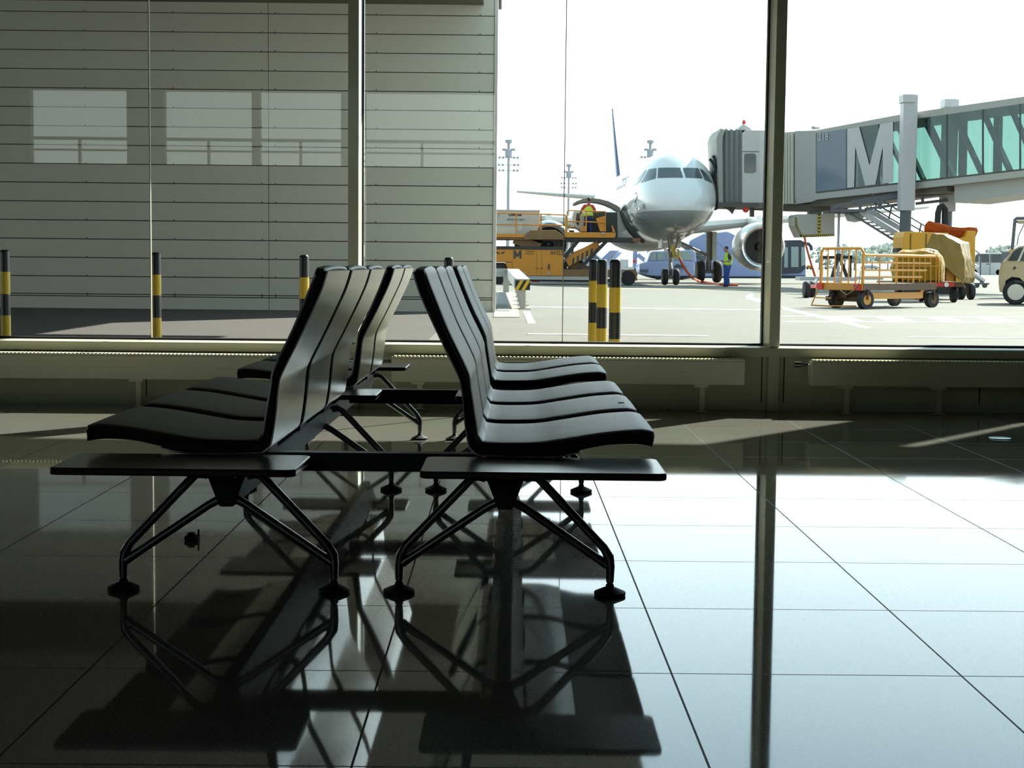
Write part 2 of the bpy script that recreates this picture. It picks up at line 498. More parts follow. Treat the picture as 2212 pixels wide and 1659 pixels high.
SEATS = [0.0, 0.577, 1.154, 2.09, 2.667]
TRAYS = [(-0.30, -0.015), (1.745, 2.03), (3.27, 3.55)]
FRAMES = [-0.07, 1.67, 3.29]
def bench(sgn, label):
    t = thing('beam_bench', label, 'bench', (-0.349, 3.86, 0), -0.0075)
    for y in SEATS:
        build_seat(t, y, 0.512, sgn)
    bx = sgn * 0.352
    bm_ = MB().prism([(bx - .055, -0.10, .318), (bx + .055, -0.10, .318), (bx + .018, -0.10, .222), (bx - .018, -0.10, .222)], (0, 3.52, 0))
    obj('beam', bm_, M['beam'], t, bevel=0.004)
    for y in SEATS:
        obj('seat_mount', MB().box(bx - .06, bx + .06, y + .2, y + .34, .318, .346), M['beam'], t)
    for (a, b) in TRAYS:
        u0, u1 = sorted((sgn * .148, sgn * .740))
        r = .022; pl = []
        for cx, cy, a0 in ((u1 - r, b - r, 0), (u0 + r, b - r, 90), (u0 + r, a + r, 180), (u1 - r, a + r, 270)):
            for k in range(6):
                an = R(a0 + 18 * k); pl.append((cx + r * math.cos(an), cy + r * math.sin(an)))
        tr = MB().loft([[Vector((x, y, .327)) for x, y in pl], [Vector((x, y, .345)) for x, y in pl]])
        to = obj('tray', tr, M['tray'], t, bevel=0.004)
        obj('tray_bracket', MB().box(bx - .05, bx + .05, a + .05, b - .05, .316, .327), M['beam'], to)
    for y in FRAMES:
        fr = MB()
        for s in (-1, 1):
            X = lambda v: bx + s * v
            fr.tube([(X(.050), y, .300), (X(.068), y, .304), (X(.085), y, .298), (X(.252), y, .122), (X(.266), y, .098), (X(.269), y, .075), (X(.269), y, .034)],
                    [.0135, .013, .0115, .0115, .013, .012, .010], 10, sy=1.25)
            fr.tube([(X(.018), y, .238), (X(.032), y, .232), (X(.050), y, .222), (X(.235), y, .096), (X(.262), y, .078)], [.012, .0115, .011, .011, .013], 10, sy=1.25)
        fo = obj('leg_frame', fr, M['alu'], t, smooth=60)
        for s in (-1, 1):
            ft = MB().lathe([(.0085, .036), (.0075, .030), (.0105, .027), (.0105, .022), (.016, .020), (.040, .009), (.0405, .003), (.038, 0.0)], (bx + s * .269, y, 0), 'Z', 24)
            obj('foot', ft, M['rubber'], fo)
    return t
benchL = bench(-1, 'left row of black seats with metal backs, facing left')
benchR = bench(1, 'right row of black seats, facing right, cushions turned to view')
obj('tear', MB().prism([(.690, .745, .4165), (.708, .735, .4165), (.706, .757, .4165)], (0, 0, .004)), M['rubber'], benchR, 'small dark tear on the second seat')
# links between the two rows
for (y, z0, z1), lb in zip(((0.035, .297, .345), (2.12, .280, .336)), ('nearer dark bar linking the two rows of seats, between the front trays', 'farther dark bar linking the two rows of seats at their middle trays')):
    lk = MB().box(-.29, .29, y, y + .05, z0, z1)
    o = obj('link_bar', lk, M['beam'], bevel=0.003)
    o.location = (-0.349 + 0.0075 * y, 3.86 + y, 0); o.rotation_euler = (0, 0, -0.0075)
    for v in o.data.vertices: v.co.y -= y
    tag(o, lb, 'bar', 'bars linking the seat rows')

# small things on the floor and on a seat
p = ground(416, 1166, 0.0)
t = thing('floor_outlet', 'small dark outlet box on the floor under the left row of seats', 'outlet', (p.x, p.y, 0))
wobj('box', MB().box(p.x - .022, p.x + .020, p.y - .02, p.y + .02, 0, .014), M['rubber'], t, bevel=0.004)
wobj('plug', MB().cyl((p.x - .004, p.y, .014), (p.x - .004, p.y, .022), .012, 12).cyl((p.x + .018, p.y, .010), (p.x + .018, p.y, .032), .003, 8), M['rubber'], t)
p = ground(2160, 947, 0.0)  # flush metal cap in the floor, purpose not known
t = thing('floor_disc', 'round flush metal disc set in the floor at the far right', 'floor_cap', (p.x, p.y, 0))
wobj('disc', MB().lathe([(.055, 0.0), (.055, .003), (.050, .0045)], (p.x, p.y, 0), 'Z', 32), M['alu'], t)
# ------------------------------------------------------------------ outdoors: ground, annex, canopy, bollards
def apron_mat():
    m = mat('apron_concrete', (0.235, 0.222, 0.192), 0.85, spec=0.2, var=0.12, scale=0.35)
    nt = m.node_tree; N = nt.nodes.new; L = nt.links.new
    b = nt.nodes['Principled BSDF']; src = b.inputs['Base Color'].links[0].from_socket
    geo = N('ShaderNodeNewGeometry'); sp = N('ShaderNodeSeparateXYZ'); L(geo.outputs['Position'], sp.inputs[0])
    outs = []
    for s_, off in (('X', 1.0), ('Y', 2.0)):
        a = N('ShaderNodeMath'); a.operation = 'ADD'; L(sp.outputs[s_], a.inputs[0]); a.inputs[1].default_value = off
        f = N('ShaderNodeMath'); f.operation = 'FLOORED_MODULO'; L(a.outputs[0], f.inputs[0]); f.inputs[1].default_value = 5.0
        g = N('ShaderNodeMath'); g.operation = 'LESS_THAN'; L(f.outputs[0], g.inputs[0]); g.inputs[1].default_value = 0.035
        outs.append(g.outputs[0])
    mxm = N('ShaderNodeMath'); mxm.operation = 'MAXIMUM'; L(outs[0], mxm.inputs[0]); L(outs[1], mxm.inputs[1])
    sc = N('ShaderNodeMath'); sc.operation = 'MULTIPLY'; L(mxm.outputs[0], sc.inputs[0]); sc.inputs[1].default_value = 0.35
    mx = N('ShaderNodeMix'); mx.data_type = 'RGBA'; L(sc.outputs[0], mx.inputs[0]); L(src, mx.inputs[6]); mx.inputs[7].default_value = (0.2, 0.19, 0.17, 1)
    n = N('ShaderNodeTexNoise'); n.inputs['Scale'].default_value = 2.5; n.inputs['Detail'].default_value = 8; L(geo.outputs['Position'], n.inputs['Vector'])
    m2 = N('ShaderNodeMix'); m2.data_type = 'RGBA'; m2.blend_type = 'MULTIPLY'; m2.inputs[0].default_value = 0.25; L(mx.outputs[2], m2.inputs[6]); L(n.outputs['Fac'], m2.inputs[7])
    L(m2.outputs[2], b.inputs['Base Color'])
    return m
M['apron'] = apron_mat()
M['asphalt'] = mat('asphalt', (0.115, 0.105, 0.098), 0.9, spec=0.2, var=0.15, scale=1.2)
M['paint_white'] = mat('white_road_paint', (0.78, 0.78, 0.74), 0.7, var=0.08, scale=3)
M['paint_yellow'] = mat('yellow_road_paint', (0.62, 0.52, 0.22), 0.7)
M['panel'] = mat('light_grey_facade_panel', (0.60, 0.60, 0.54), 0.5, spec=0.3, var=0.04, scale=0.8)
M['dark_gap'] = mat('dark_panel_gap', (0.03, 0.03, 0.03), 0.8)
M['trim_w'] = mat('pale_metal_trim', (0.6, 0.6, 0.58), 0.4)
M['soffit'] = mat('brown_soffit', (0.10, 0.085, 0.06), 0.6)
M['roofc'] = mat('grey_roof', (0.25, 0.25, 0.24), 0.7)
M['bk_black'] = mat('black_gloss_paint', (0.010, 0.010, 0.012), 0.32, coat=0.0)
M['bk_yellow'] = mat('yellow_gloss_paint', (0.72, 0.47, 0.02), 0.35, coat=0.1, var=0.06)
M['galv'] = mat('galvanised_steel', (0.50, 0.50, 0.48), 0.45, metal=0.5, var=0.12, scale=9)
M['slab'] = mat('pale_paving', (0.46, 0.42, 0.33), 0.9, spec=0.2, var=0.08)
M['slab_grey'] = mat('grey_cover_slab', (0.26, 0.255, 0.24), 0.9)

struct('ground', MB().box(-900, 900, 9.1, 2400, GZ - 0.3, GZ), M['apron'], 'pale concrete apron with slab joints', smooth=0)
struct('path_1', MB().box(-24, -0.9, 9.1, 27.7, GZ - 0.01, GZ + 0.004), M['asphalt'], 'dark service road strip beside the grey facade', smooth=0)

# road markings
MK = [0]
def mark(name, pts, m, label=None, z=GZ - 0.004):
    q = [ground(x, y, GZ) + Vector((0, 0, -.004)) for x, y in pts]
    MK[0] += 1
    mb = MB().prism(q, (0, 0, 0.0055 + .0004 * MK[0]))
    return struct(name, mb, m, label, smooth=0)
mark('trim_20', [(1688, 662), (1690, 668), (1872, 710), (1880, 707)], M['paint_white'])
mark('trim_21', [(1610, 640), (1612, 645), (1640, 653), (1650, 650), (1622, 640), (1630, 636), (1622, 634)], M['paint_white'])
for k in range(4):
    x = 1780 + 109 * k
    mark('trim_%d' % (22 + k), [(x, 684.5 + k * .4), (x + 55, 684.5 + k * .4), (x + 88, 694.6 + k * .5), (x + 32, 694.6 + k * .5)], M['paint_white'])
mark('trim_26', [(1690, 682.6), (1690, 684), (2230, 686.4), (2230, 685.0)], M['paint_white'])
mark('trim_27', [(1690, 694.0), (1690, 695.6), (2230, 698.4), (2230, 697.0)], M['paint_white'])
mark('trim_28', [(1130, 673), (1144, 673), (1157, 699), (1140, 699)], M['paint_white'])
mark('trim_29', [(1250, 622.3), (1250, 623.4), (1660, 627.0), (1660, 626.0)], M['paint_yellow'])
mark('trim_30', [(1140, 662.6), (1140, 664.0), (1660, 671.0), (1660, 669.6)], M['paint_white'])
mark('trim_31', [(1960, 728), (1960, 729.4), (2230, 732), (2230, 730.6)], M['paint_white'])
mark('trim_33', [(1140, 721), (1140, 723), (1530, 727.4), (1530, 725.6)], M['paint_white'])

# annex with horizontal grey panels
AY = 27.8
xr = at(1064, 600, AY).x
t = thing('annex_building', 'grey panelled building facade filling the left windows', 'building', (xr - 10, AY, GZ))
zz = [CAMH - (y - 570.6) * AY / F for y in (677, 648.2, 643.6)] + [CAMH - (605.6 - 39.95 * k - 570.6) * AY / F for k in range(0, 17)]
xseams = [-26.0, at(581, 400, AY).x - 8.6, at(581, 400, AY).x, xr]
wl = MB()
for k in range(len(zz) - 1):
    z0 = zz[k] + 0.008 if k else GZ
    for q in range(3):
        wl.box(xseams[q] + .005, xseams[q + 1] - .005, AY - .03, AY + .05, z0, zz[k + 1] - 0.008)
for q in range(3):
    wl.box(xseams[q] + .004, xseams[q + 1] - .004, AY - .03, AY + .05, zz[-1] + .008, zz[-1] + .30)
wl.box(-26, xr, AY + .02, AY + 5.0, GZ, zz[-1] + .3, 1)
for px in (189, 378, 567, 596, 812, 1033):
    for z in zz[1:]:
        c = at(px, 570, AY)
        wl.cyl((c.x, AY - .033, z + .02), (c.x, AY - .02, z + .02), .012, 6, mi=1)
wobj('panel_wall', wl, [M['panel'], M['dark_gap']], t, smooth=0)
wobj('corner_trim', MB().box(xr, xr + .06, AY - .05, AY + .35, GZ, zz[-1] + .3), M['trim_w'], t, smooth=0)
ztop = 5.52
wobj('eave', MB().box(-26, -0.46, 24.0, AY + 5, ztop, ztop + .3), M['soffit'], t, smooth=0)
wobj('roof', MB().box(-26, xr + .1, AY + .1, AY + 5.2, zz[-1] + .3, zz[-1] + .45), M['roofc'], t, smooth=0)
# terminal wall above the lounge; roof to annex and slabs added to shape sunlight
struct('wall_outside', MB().box(-26, 26, 9.06, 9.3, 3.4, 9.0), M['panel'], smooth=0)
struct('shade_canopy', MB().box(-26, 1.8, 9.3, 24.0, ztop, ztop + .3).box(1.8, 14, 9.3, 13.1, ztop, ztop + .3), M['roofc'], smooth=0)  # added out of view; edges set so its shadow bounds the sun patches
struct('sun_blocker', MB().box(5.14, 6.02, 12.0, 12.06, GZ, ztop).box(6.15, 9.5, 12.0, 12.06, GZ, ztop).box(9.5, 9.8, 9.06, 12.3, GZ, ztop), M['panel'], smooth=0)  # unseen slabs added to block the sun; the slot leaves a floor stripe

# bollards
def bollard(px, py_top, stripe_y, Y, r, label, first_black=True):
    p = at(px, py_top, Y)
    t = thing('bollard', label, 'bollard', (p.x, Y, GZ), 0, 'black and yellow bollards outside the window')
    zs = [p.z] + [at(px, y, Y).z for y in stripe_y]
    while zs[-1] - (zs[-2] - zs[-1]) > GZ: zs.append(zs[-1] - (zs[-2] - zs[-1]))
    zs.append(GZ)
    prof_top = [(0.0, zs[0]), (r * .7, zs[0] - .004), (r * .96, zs[0] - .018), (r, zs[0] - .035)]
    blk = True
    post = MB(); bands = []
    n = 24
    prof = [(r, GZ)] + [(r, zs[0] - .035), (r * .96, zs[0] - .018), (r * .7, zs[0] - .004), (0.001, zs[0])]
    wobj('post', MB().lathe(prof, (p.x, Y, 0), 'Z', n), M['bk_black'], t)
    for k in range(1, len(zs) - 1, 2):
        a, b = zs[k], zs[k + 1]
        wobj('yellow_band', MB().lathe([(r - .001, b), (r + .0012, b), (r + .0012, a), (r - .001, a)], (p.x, Y, 0), 'Z', n), M['bk_yellow'], t)
    wobj('base_plate', MB().box(p.x - .11, p.x + .11, Y - .11, Y + .11, GZ, GZ + .012), M['bk_black'], t, smooth=0)
    return t
bollard(10, 539, (587, 635, 681), 15, .0475, 'striped bollard at the left edge before the grey facade')
bollard(337, 544.5, (593, 638, 686), 15, .0475, 'striped bollard in the middle of the left window')
bollard(657, 550, (599, 645, 692), 15, .0475, 'striped bollard just left of the nearest seat backs')
bollard(970, 555.5, (603, 648, 695), 15, .0475, 'bollard whose black top shows over the right row of seats')
bollard(1283, 559.5, (606.6, 653.3, 697), 15, .0475, 'leftmost and farthest of the three striped bollards by the apron')
bollard(1301.5, 560, (614, 664, 709), 13.6, .0475, 'middle one of the three striped bollards by the apron')
bollard(1330, 559.5, (621, 675, 732), 12.3, .0475, 'rightmost, nearest and widest of the three striped bollards')

# guard rail with posts behind the annex corner
t = thing('guard_rail', 'galvanised guard rail with striped end plate beside the grey facade', 'barrier', tuple(ground(1128, 668)))
pn = ground(1129, 668); pf = ground(1117, 632)
posts = [pn + (pf - pn) * k for k in (0, .16, .36, .62, 1.0)]
hn, hf = 0.50, 0.62
for k, p in zip((0, .16, .36, .62, 1.0), posts):
    h = hn + (hf - hn) * k
    mb = MB().box(p.x - .055, p.x + .055, p.y - .05, p.y + .05, GZ, GZ + h)
    q = wobj('post', mb, M['galv'], t, smooth=0)
    wobj('foot_plate', MB().box(p.x - .16, p.x + .16, p.y - .12, p.y + .12, GZ, GZ + .02), M['galv'], q, smooth=0)
pl = ground(1093, 632); pl2 = pl + Vector((-1.6, 0, 0))
q = wobj('post', MB().box(pl.x - .09, pl.x + .09, pl.y - .05, pl.y + .05, GZ, GZ + hf), M['galv'], t, smooth=0)
wobj('foot_plate', MB().box(pl.x - .22, pl.x + .22, pl.y - .12, pl.y + .12, GZ, GZ + .02), M['galv'], q, smooth=0)
a0 = pn + Vector((.03, -.06, hn - .02)); a1 = pf + Vector((.02, 0, hf - .04))
wobj('rail', MB().hexa([a0 + Vector((-.17, 0, -.10)), a0 + Vector((.10, 0, -.10)), a0 + Vector((.10, 0, .12)), a0 + Vector((-.17, 0, .12))],
                       [a1 + Vector((-.34, 0, -.12)), a1 + Vector((.02, 0, -.12)), a1 + Vector((.02, 0, .16)), a1 + Vector((-.34, 0, .16))]), M['galv'], t, smooth=0)
wobj('rail', MB().box(pl2.x - 1.5, a1.x - .3, pf.y - .05, pf.y + .08, GZ + hf - .13, GZ + hf + .13), M['galv'], t, smooth=0)
ep = a0 + Vector((-.035, -.03, .01))
wobj('end_plate', MB().box(ep.x - .145, ep.x + .145, ep.y - .012, ep.y + .012, ep.z - .11, ep.z + .08), M['bk_black'], t, smooth=0)
st = MB()
for d in (-.10, .03):
    st.prism([(ep.x + d - .06, ep.y - .014, ep.z - .11), (ep.x + d + .01, ep.y - .014, ep.z - .11), (ep.x + d + .12, ep.y - .014, ep.z + .08), (ep.x + d + .05, ep.y - .014, ep.z + .08)], (0, -.004, 0))
wobj('yellow_stripe', st, M['bk_yellow'], t, smooth=0)
# paving next to the annex corner
struct('path_2', MB().prism([ground(x, y, GZ + .001) for x, y in ((1066, 686), (1122, 686), (1112, 630), (1073, 630))], (0, 0, .012)), M['slab'], smooth=0)
struct('path_3', MB().prism([ground(x, y, GZ + .013) for x, y in ((1073, 672), (1100, 672), (1093, 633), (1077, 633))], (0, 0, .01)), M['slab_grey'], smooth=0)
# ------------------------------------------------------------------ airliner
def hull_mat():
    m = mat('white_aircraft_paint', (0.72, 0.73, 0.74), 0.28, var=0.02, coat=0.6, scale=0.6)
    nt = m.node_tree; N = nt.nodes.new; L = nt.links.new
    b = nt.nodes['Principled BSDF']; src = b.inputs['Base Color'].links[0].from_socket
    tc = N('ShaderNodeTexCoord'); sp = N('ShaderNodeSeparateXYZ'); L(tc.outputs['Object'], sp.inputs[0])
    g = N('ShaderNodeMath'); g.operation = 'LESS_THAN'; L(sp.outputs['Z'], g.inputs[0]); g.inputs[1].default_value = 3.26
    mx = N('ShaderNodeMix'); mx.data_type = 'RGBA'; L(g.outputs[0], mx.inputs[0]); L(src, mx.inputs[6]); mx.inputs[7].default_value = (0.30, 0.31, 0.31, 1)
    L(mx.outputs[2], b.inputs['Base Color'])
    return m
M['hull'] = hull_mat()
M['wing'] = mat('pale_grey_wing', (0.62, 0.62, 0.60), 0.4, var=0.03)
M['bare'] = mat('bare_metal_lip', (0.70, 0.70, 0.70), 0.22, metal=0.9)
M['nacelle'] = mat('grey_nacelle', (0.52, 0.52, 0.51), 0.35, coat=0.3)
M['dark'] = mat('dark_intake', (0.02, 0.02, 0.022), 0.5)
M['tail_blue'] = mat('dark_blue_tail', (0.02, 0.035, 0.14), 0.3, coat=0.5)
M['cockpit'] = mat('dark_cockpit_glass', (0.05, 0.07, 0.08), 0.08, spec=0.8)
M['tyre'] = mat('tyre_rubber', (0.018, 0.018, 0.02), 0.75)
M['gearm'] = mat('grey_gear_steel', (0.28, 0.28, 0.27), 0.45, metal=0.4)
M['logo'] = mat('navy_logo_paint', (0.03, 0.05, 0.14), 0.4)
M['hose_y'] = mat('yellow_hose', (0.60, 0.42, 0.06), 0.5)
M['hose_r'] = mat('red_hose', (0.55, 0.09, 0.03), 0.5)
M['doorin'] = mat('brown_grey_door_lining', (0.22, 0.20, 0.17), 0.6)
M['shieldc'] = mat('grey_loader_curtain', (0.33, 0.33, 0.30), 0.7)

AX, AYY, ARZ = 7.66, 64.6, 0.0246
ZC = 4.05
plane = thing('airliner', 'white twin-engine airliner parked nose-on with a dark blue tail fin', 'aircraft', (AX, AYY, GZ), ARZ)
AM = Matrix.Translation((AX, AYY, GZ)) @ Matrix.Rotation(ARZ, 4, 'Z')
AMI = AM.inverted()
ST = [(0, -.62, .02, .02, .02), (.06, -.62, .27, .26, .26), (.2, -.61, .52, .50, .48), (.5, -.57, .84, .80, .76), (1.0, -.49, 1.16, 1.12, 1.05),
      (1.6, -.40, 1.42, 1.46, 1.27), (2.2, -.30, 1.60, 1.78, 1.43), (2.9, -.20, 1.75, 2.02, 1.58), (3.8, -.10, 1.87, 2.10, 1.77), (5.0, -.02, 1.95, 2.09, 1.97),
      (6.2, 0, 1.975, 2.07, 2.07), (15, 0, 1.975, 2.07, 2.07), (25, 0, 1.975, 2.07, 2.07), (29, .25, 1.72, 1.80, 1.62), (33, .75, 1.15, 1.25, .98), (36, 1.15, .6, .7, .5), (37.4, 1.3, .2, .25, .2)]
def stations():
    out = []
    for i in range(len(ST) - 1):
        p0, p1, p2, p3 = ST[max(i - 1, 0)], ST[i], ST[i + 1], ST[min(i + 2, len(ST) - 1)]
        for k in range(4):
            t = k / 4
            row = []
            for d in range(5):
                if d == 0: row.append(p1[0] + (p2[0] - p1[0]) * t); continue
                m1 = (p2[d] - p0[d]) / max(p2[0] - p0[0], 1e-6); m2 = (p3[d] - p1[d]) / max(p3[0] - p1[0], 1e-6)
                h = p2[0] - p1[0]
                row.append((2 * t**3 - 3 * t * t + 1) * p1[d] + (t**3 - 2 * t * t + t) * h * m1 + (-2 * t**3 + 3 * t * t) * p2[d] + (t**3 - t * t) * h * m2)
            out.append(row)
    out.append(list(ST[-1]))
    return out
rings = []
for s, zo, w, ht, hb in stations():
    rg = []
    for k in range(56):
        a = 2 * math.pi * k / 56
        z = math.sin(a)
        rg.append(Vector((max(w, .01) * math.cos(a), s, ZC + zo + (ht if z > 0 else hb) * z)))
    rings.append(rg)
fus = MB().loft(rings)
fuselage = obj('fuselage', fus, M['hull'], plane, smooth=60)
bvh = BVHTree.FromPolygons(fus.v, fus.f)
def decal(name, polys, mode, m, off=0.012, parent=fuselage, n=6, label=None):
    """patches laid on the fuselage skin: quads given in (x, z) from the front or (s, z) from the left side"""
    mb = MB()
    for q in polys:
        grid = []
        for i in range(n + 1):
            row = []
            for j_ in range(n + 1):
                u, v = i / n, j_ / n
                a = Vector(q[0]).lerp(Vector(q[1]), u); b = Vector(q[3]).lerp(Vector(q[2]), u)
                c = a.lerp(b, v)
                if mode == 'front': o_, d = Vector((c.x, -5, ZC + c.y)), Vector((0, 1, 0))
                else: o_, d = Vector((-8, c.x, ZC + c.y)), Vector((1, 0, 0))
                hit, nr, _, _ = bvh.ray_cast(o_, d)
                if hit is None: hit, nr = Vector((0, 3, ZC)), Vector((0, -1, 0))
                if nr.dot(d) > 0: nr = -nr
                row.append(hit + nr * off)
            grid.append(row)
        b0 = len(mb.v)
        mb.v += [p for r_ in grid for p in r_]
        for i in range(n):
            for j_ in range(n):
                mb.f.append((b0 + i * (n + 1) + j_, b0 + (i + 1) * (n + 1) + j_, b0 + (i + 1) * (n + 1) + j_ + 1, b0 + i * (n + 1) + j_ + 1)); mb.m.append(0)
    return obj(name, mb, m, parent, label, smooth=60)
def fp(px, py): return ((px - 1471) / 49.5, (417.6 - py) / 49.5)
PANES = [[(1423, 362), (1467.5, 363), (1469.5, 386), (1419, 385.5)], [(1473, 363), (1509, 362.5), (1515.5, 386), (1475.5, 386)],
         [(1406, 363.5), (1420, 362.3), (1415.5, 386), (1389, 393)], [(1399, 365.5), (1403, 364), (1386, 393.6), (1375, 397)],
         [(1512, 363), (1520, 366), (1541, 394), (1520, 389)], [(1523, 367), (1528, 371), (1546, 395), (1543.5, 394)]]
for k, q in enumerate(PANES):
    o = decal('cockpit_window', [[fp(*p) for p in q]], 'front', M['cockpit'])
# round crane emblem and port on the nose side
cs, cz, cr = 3.35, -.27, .37
def ringquads(c0, c1, r0, r1, n=28, sx=1.0):
    out = []
    for k in range(n):
        a, b = 2 * math.pi * k / n, 2 * math.pi * (k + 1) / n
        out.append([(c0 + r0 * math.cos(a) * sx, c1 + r0 * math.sin(a)), (c0 + r1 * math.cos(a) * sx, c1 + r1 * math.sin(a)), (c0 + r1 * math.cos(b) * sx, c1 + r1 * math.sin(b)), (c0 + r0 * math.cos(b) * sx, c1 + r0 * math.sin(b))])
    return out
decal('round_emblem', ringquads(cs, cz, cr - .035, cr) + [[(cs + .26, cz - .06), (cs + .20, cz - .10), (cs - .05, cz - .08), (cs, cz + .02)],
      [(cs, cz + .02), (cs - .05, cz - .08), (cs - .24, cz + .14), (cs - .20, cz + .20)], [(cs + .08, cz - .04), (cs - .02, cz - .04), (cs - .10, cz - .26), (cs - .04, cz - .27)],
      [(cs - .20, cz + .20), (cs - .24, cz + .14), (cs - .31, cz + .15), (cs - .30, cz + .18)]], 'left', M['logo'], n=2, off=.014)
decal('air_port', [[(2.05, -.66), (2.35, -.66), (2.35, -.46), (2.05, -.46)]], 'left', M['gearm'], n=3)
# airline title and cabin windows along the side
tm = text_mesh('Lufthansa', 1.15, 0.0, 0.01, sx=1.0)
for v in tm.v:
    s_ = 9.6 - v.x * 1.0; hit, nr, _, _ = bvh.ray_cast(Vector((-8, s_, ZC + .95 + v.z)), Vector((1, 0, 0)))
    v.x, v.y, v.z = (hit.x - .014, hit.y, hit.z) if hit else (-1.9, s_, ZC + .95)
obj('airline_title', tm, M['logo'], fuselage, smooth=0)
cw = []
for k in range(34):
    s_ = 6.4 + .53 * k
    if 12.6 < s_ < 14.2: continue
    cw.append([(s_, .25), (s_ + .23, .25), (s_ + .23, .58), (s_, .58)])
for q in cw:
    decal('cabin_window', [q], 'left', M['cockpit'], n=1)
# door outline at the bridge side is hidden; open cargo door and its shadowed opening
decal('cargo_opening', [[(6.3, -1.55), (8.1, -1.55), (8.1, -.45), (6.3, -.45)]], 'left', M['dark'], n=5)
up = [(1238, 439), (1246, 434), (1258, 430), (1275, 428), (1295, 429.5), (1315, 435), (1332, 443), (1347, 454)]
dn = [(1338, 457), (1325, 449), (1308, 441.5), (1292, 437), (1275, 435.5), (1258, 437), (1248, 440.5), (1241, 443)]
def to_plane(mb): return mb.xf(AMI)
cd = MB(); yk = 71.2
polya = [at(x, y, yk) for x, y in up + dn]
obj('cargo_door', to_plane(cd.prism(polya, (0.03, 1.8, 0))), M['doorin'], plane, 'open lower hold door arching out from the fuselage')
obj('door_arm', to_plane(MB().ptube([(1340, 454, 71.2), (1347, 446, 71.2), (1358, 437, 71.2)], .07)), M['bare'], plane)
# belly fairing
fr_ = []
for s, w, hb in ((9.0, .4, 1.9), (10.5, 1.5, 2.28), (13, 2.15, 2.42), (18, 2.15, 2.42), (20.5, 1.5, 2.25), (22, .4, 1.9)):
    fr_.append([Vector((w * math.cos(a), s, ZC - .9 + (hb - .9) * math.sin(a))) for a in [2 * math.pi * k / 28 for k in range(28)]])
obj('belly_fairing', MB().loft(fr_), M['wing'], plane, smooth=60)

def aerofoil(c0, c1, s0, s1, th, z, x, vertical=False):
    """ring of one lifting surface at span x"""
    pts = []
    prof = [(0, 0), (.02, .28), (.10, .42), (.30, .5), (.60, .36), (1, .03), (1, -.03), (.60, -.24), (.30, -.38), (.10, -.34), (.02, -.22)]
    for u, v in prof:
        s = s0 + (s1 - s0) * u
        pts.append(Vector((x, s, z + v * th)) if not vertical else Vector((v * th, s, z)))
    return pts
def surf(secs, vertical=False):
    return MB().loft([aerofoil(0, 0, s0, s1, th, z, x, vertical) for (x, z, s0, s1, th) in secs])
for sg in (-1, 1):
    obj('wing', surf([(sg * 1.6, ZC - 1.25, 11.2, 18.3, .95), (sg * 5.6, ZC - .82, 14.0, 18.4, .62), (sg * 16.6, ZC + .28, 20.4, 22.0, .22), (sg * 17.0, ZC + .33, 21.0, 22.1, .10)]), M['wing'], plane, smooth=50)
    obj('tailplane', surf([(sg * .3, ZC + 1.0, 30.5, 34.5, .42), (sg * 6.2, ZC + 1.55, 33.9, 35.6, .16)]), M['wing'], plane, smooth=50)
    # engine
    ec = Vector((sg * 5.3, 10.2, 1.84 - GZ)); 
    nac = MB().lathe([(.86, .18), (.98, .02), (1.04, 0), (1.10, .06), (1.20, .6), (1.22, 1.4), (1.10, 2.6), (.92, 3.3), (.86, 3.3), (.84, 3.0)], ec, 'Y', 44, caps=False)
    e = obj('engine_nacelle', nac, M['nacelle'], plane, smooth=60)
    obj('intake_lip', MB().lathe([(.90, .10), (.98, .005), (1.04, -.02), (1.11, .055), (1.145, .25), (1.13, .25)], ec, 'Y', 44, caps=False), M['bare'], e, smooth=60)
    obj('intake', MB().lathe([(.92, .10), (.90, .9), (0.24, .95), (.22, .85), (.10, .72), (.005, .68)], ec, 'Y', 36, caps=False), M['dark'], e, smooth=60)
    obj('core_exhaust', MB().lathe([(.6, 3.0), (.58, 3.7), (.42, 4.3), (.40, 4.2)], ec, 'Y', 28, caps=False), M['bare'], e, smooth=60)
    py_ = MB().loft([[Vector((ec.x - .18, 10.9, ec.z + 1.05)), Vector((ec.x + .18, 10.9, ec.z + 1.05)), Vector((ec.x + .12, 11.6, ec.z + 1.55)), Vector((ec.x - .12, 11.6, ec.z + 1.55))],
                     [Vector((ec.x - .18, 15.5, ec.z + .8)), Vector((ec.x + .18, 15.5, ec.z + .8)), Vector((ec.x + .15, 15.5, ec.z + 1.5)), Vector((ec.x - .15, 15.5, ec.z + 1.5))]])
    obj('pylon', py_, M['nacelle'], e, smooth=0)
    # flap track fairings
    for fx in (3.4, 7.6):
        f = MB().lathe([(.01, 0), (.18, .5), (.22, 1.4), (.12, 2.6), (.01, 3.1)], (sg * fx, 16.4, ZC - 1.35 + .09 * fx), 'Y', 16)
        obj('flap_fairing', f, M['wing'], plane)
    # main gear
    mx_ = sg * 3.75; ms = 17.3
    g = MB().tube([(mx_, ms, 2.75), (mx_, ms, .62)], [.17, .14], 14)
    go = obj('main_gear_leg', g, M['gearm'], plane)
    obj('side_brace', MB().tube([(mx_ - sg * .05, ms, 1.45), (mx_ - sg * 1.9, ms - .2, 2.3)], .08, 10), M['gearm'], go)
    obj('gear_door', MB().box(mx_ + sg * .16 - .03, mx_ + sg * .30 + .03, ms - .5, ms + .6, 1.2, 2.75), M['wing'], go)
    for dx in (-.46, .46):
        w = MB().lathe([(.30, -.21), (.50, -.21), (.575, -.15), (.60, -.05), (.60, .05), (.575, .15), (.50, .21), (.30, .21)], (mx_ + dx, ms, .60), 'X', 30)
        wo = obj('main_wheel', w, M['tyre'], go, smooth=50)
    obj('axle', MB().cyl((mx_ - .5, ms, .60), (mx_ + .5, ms, .60), .10, 12), M['gearm'], go)
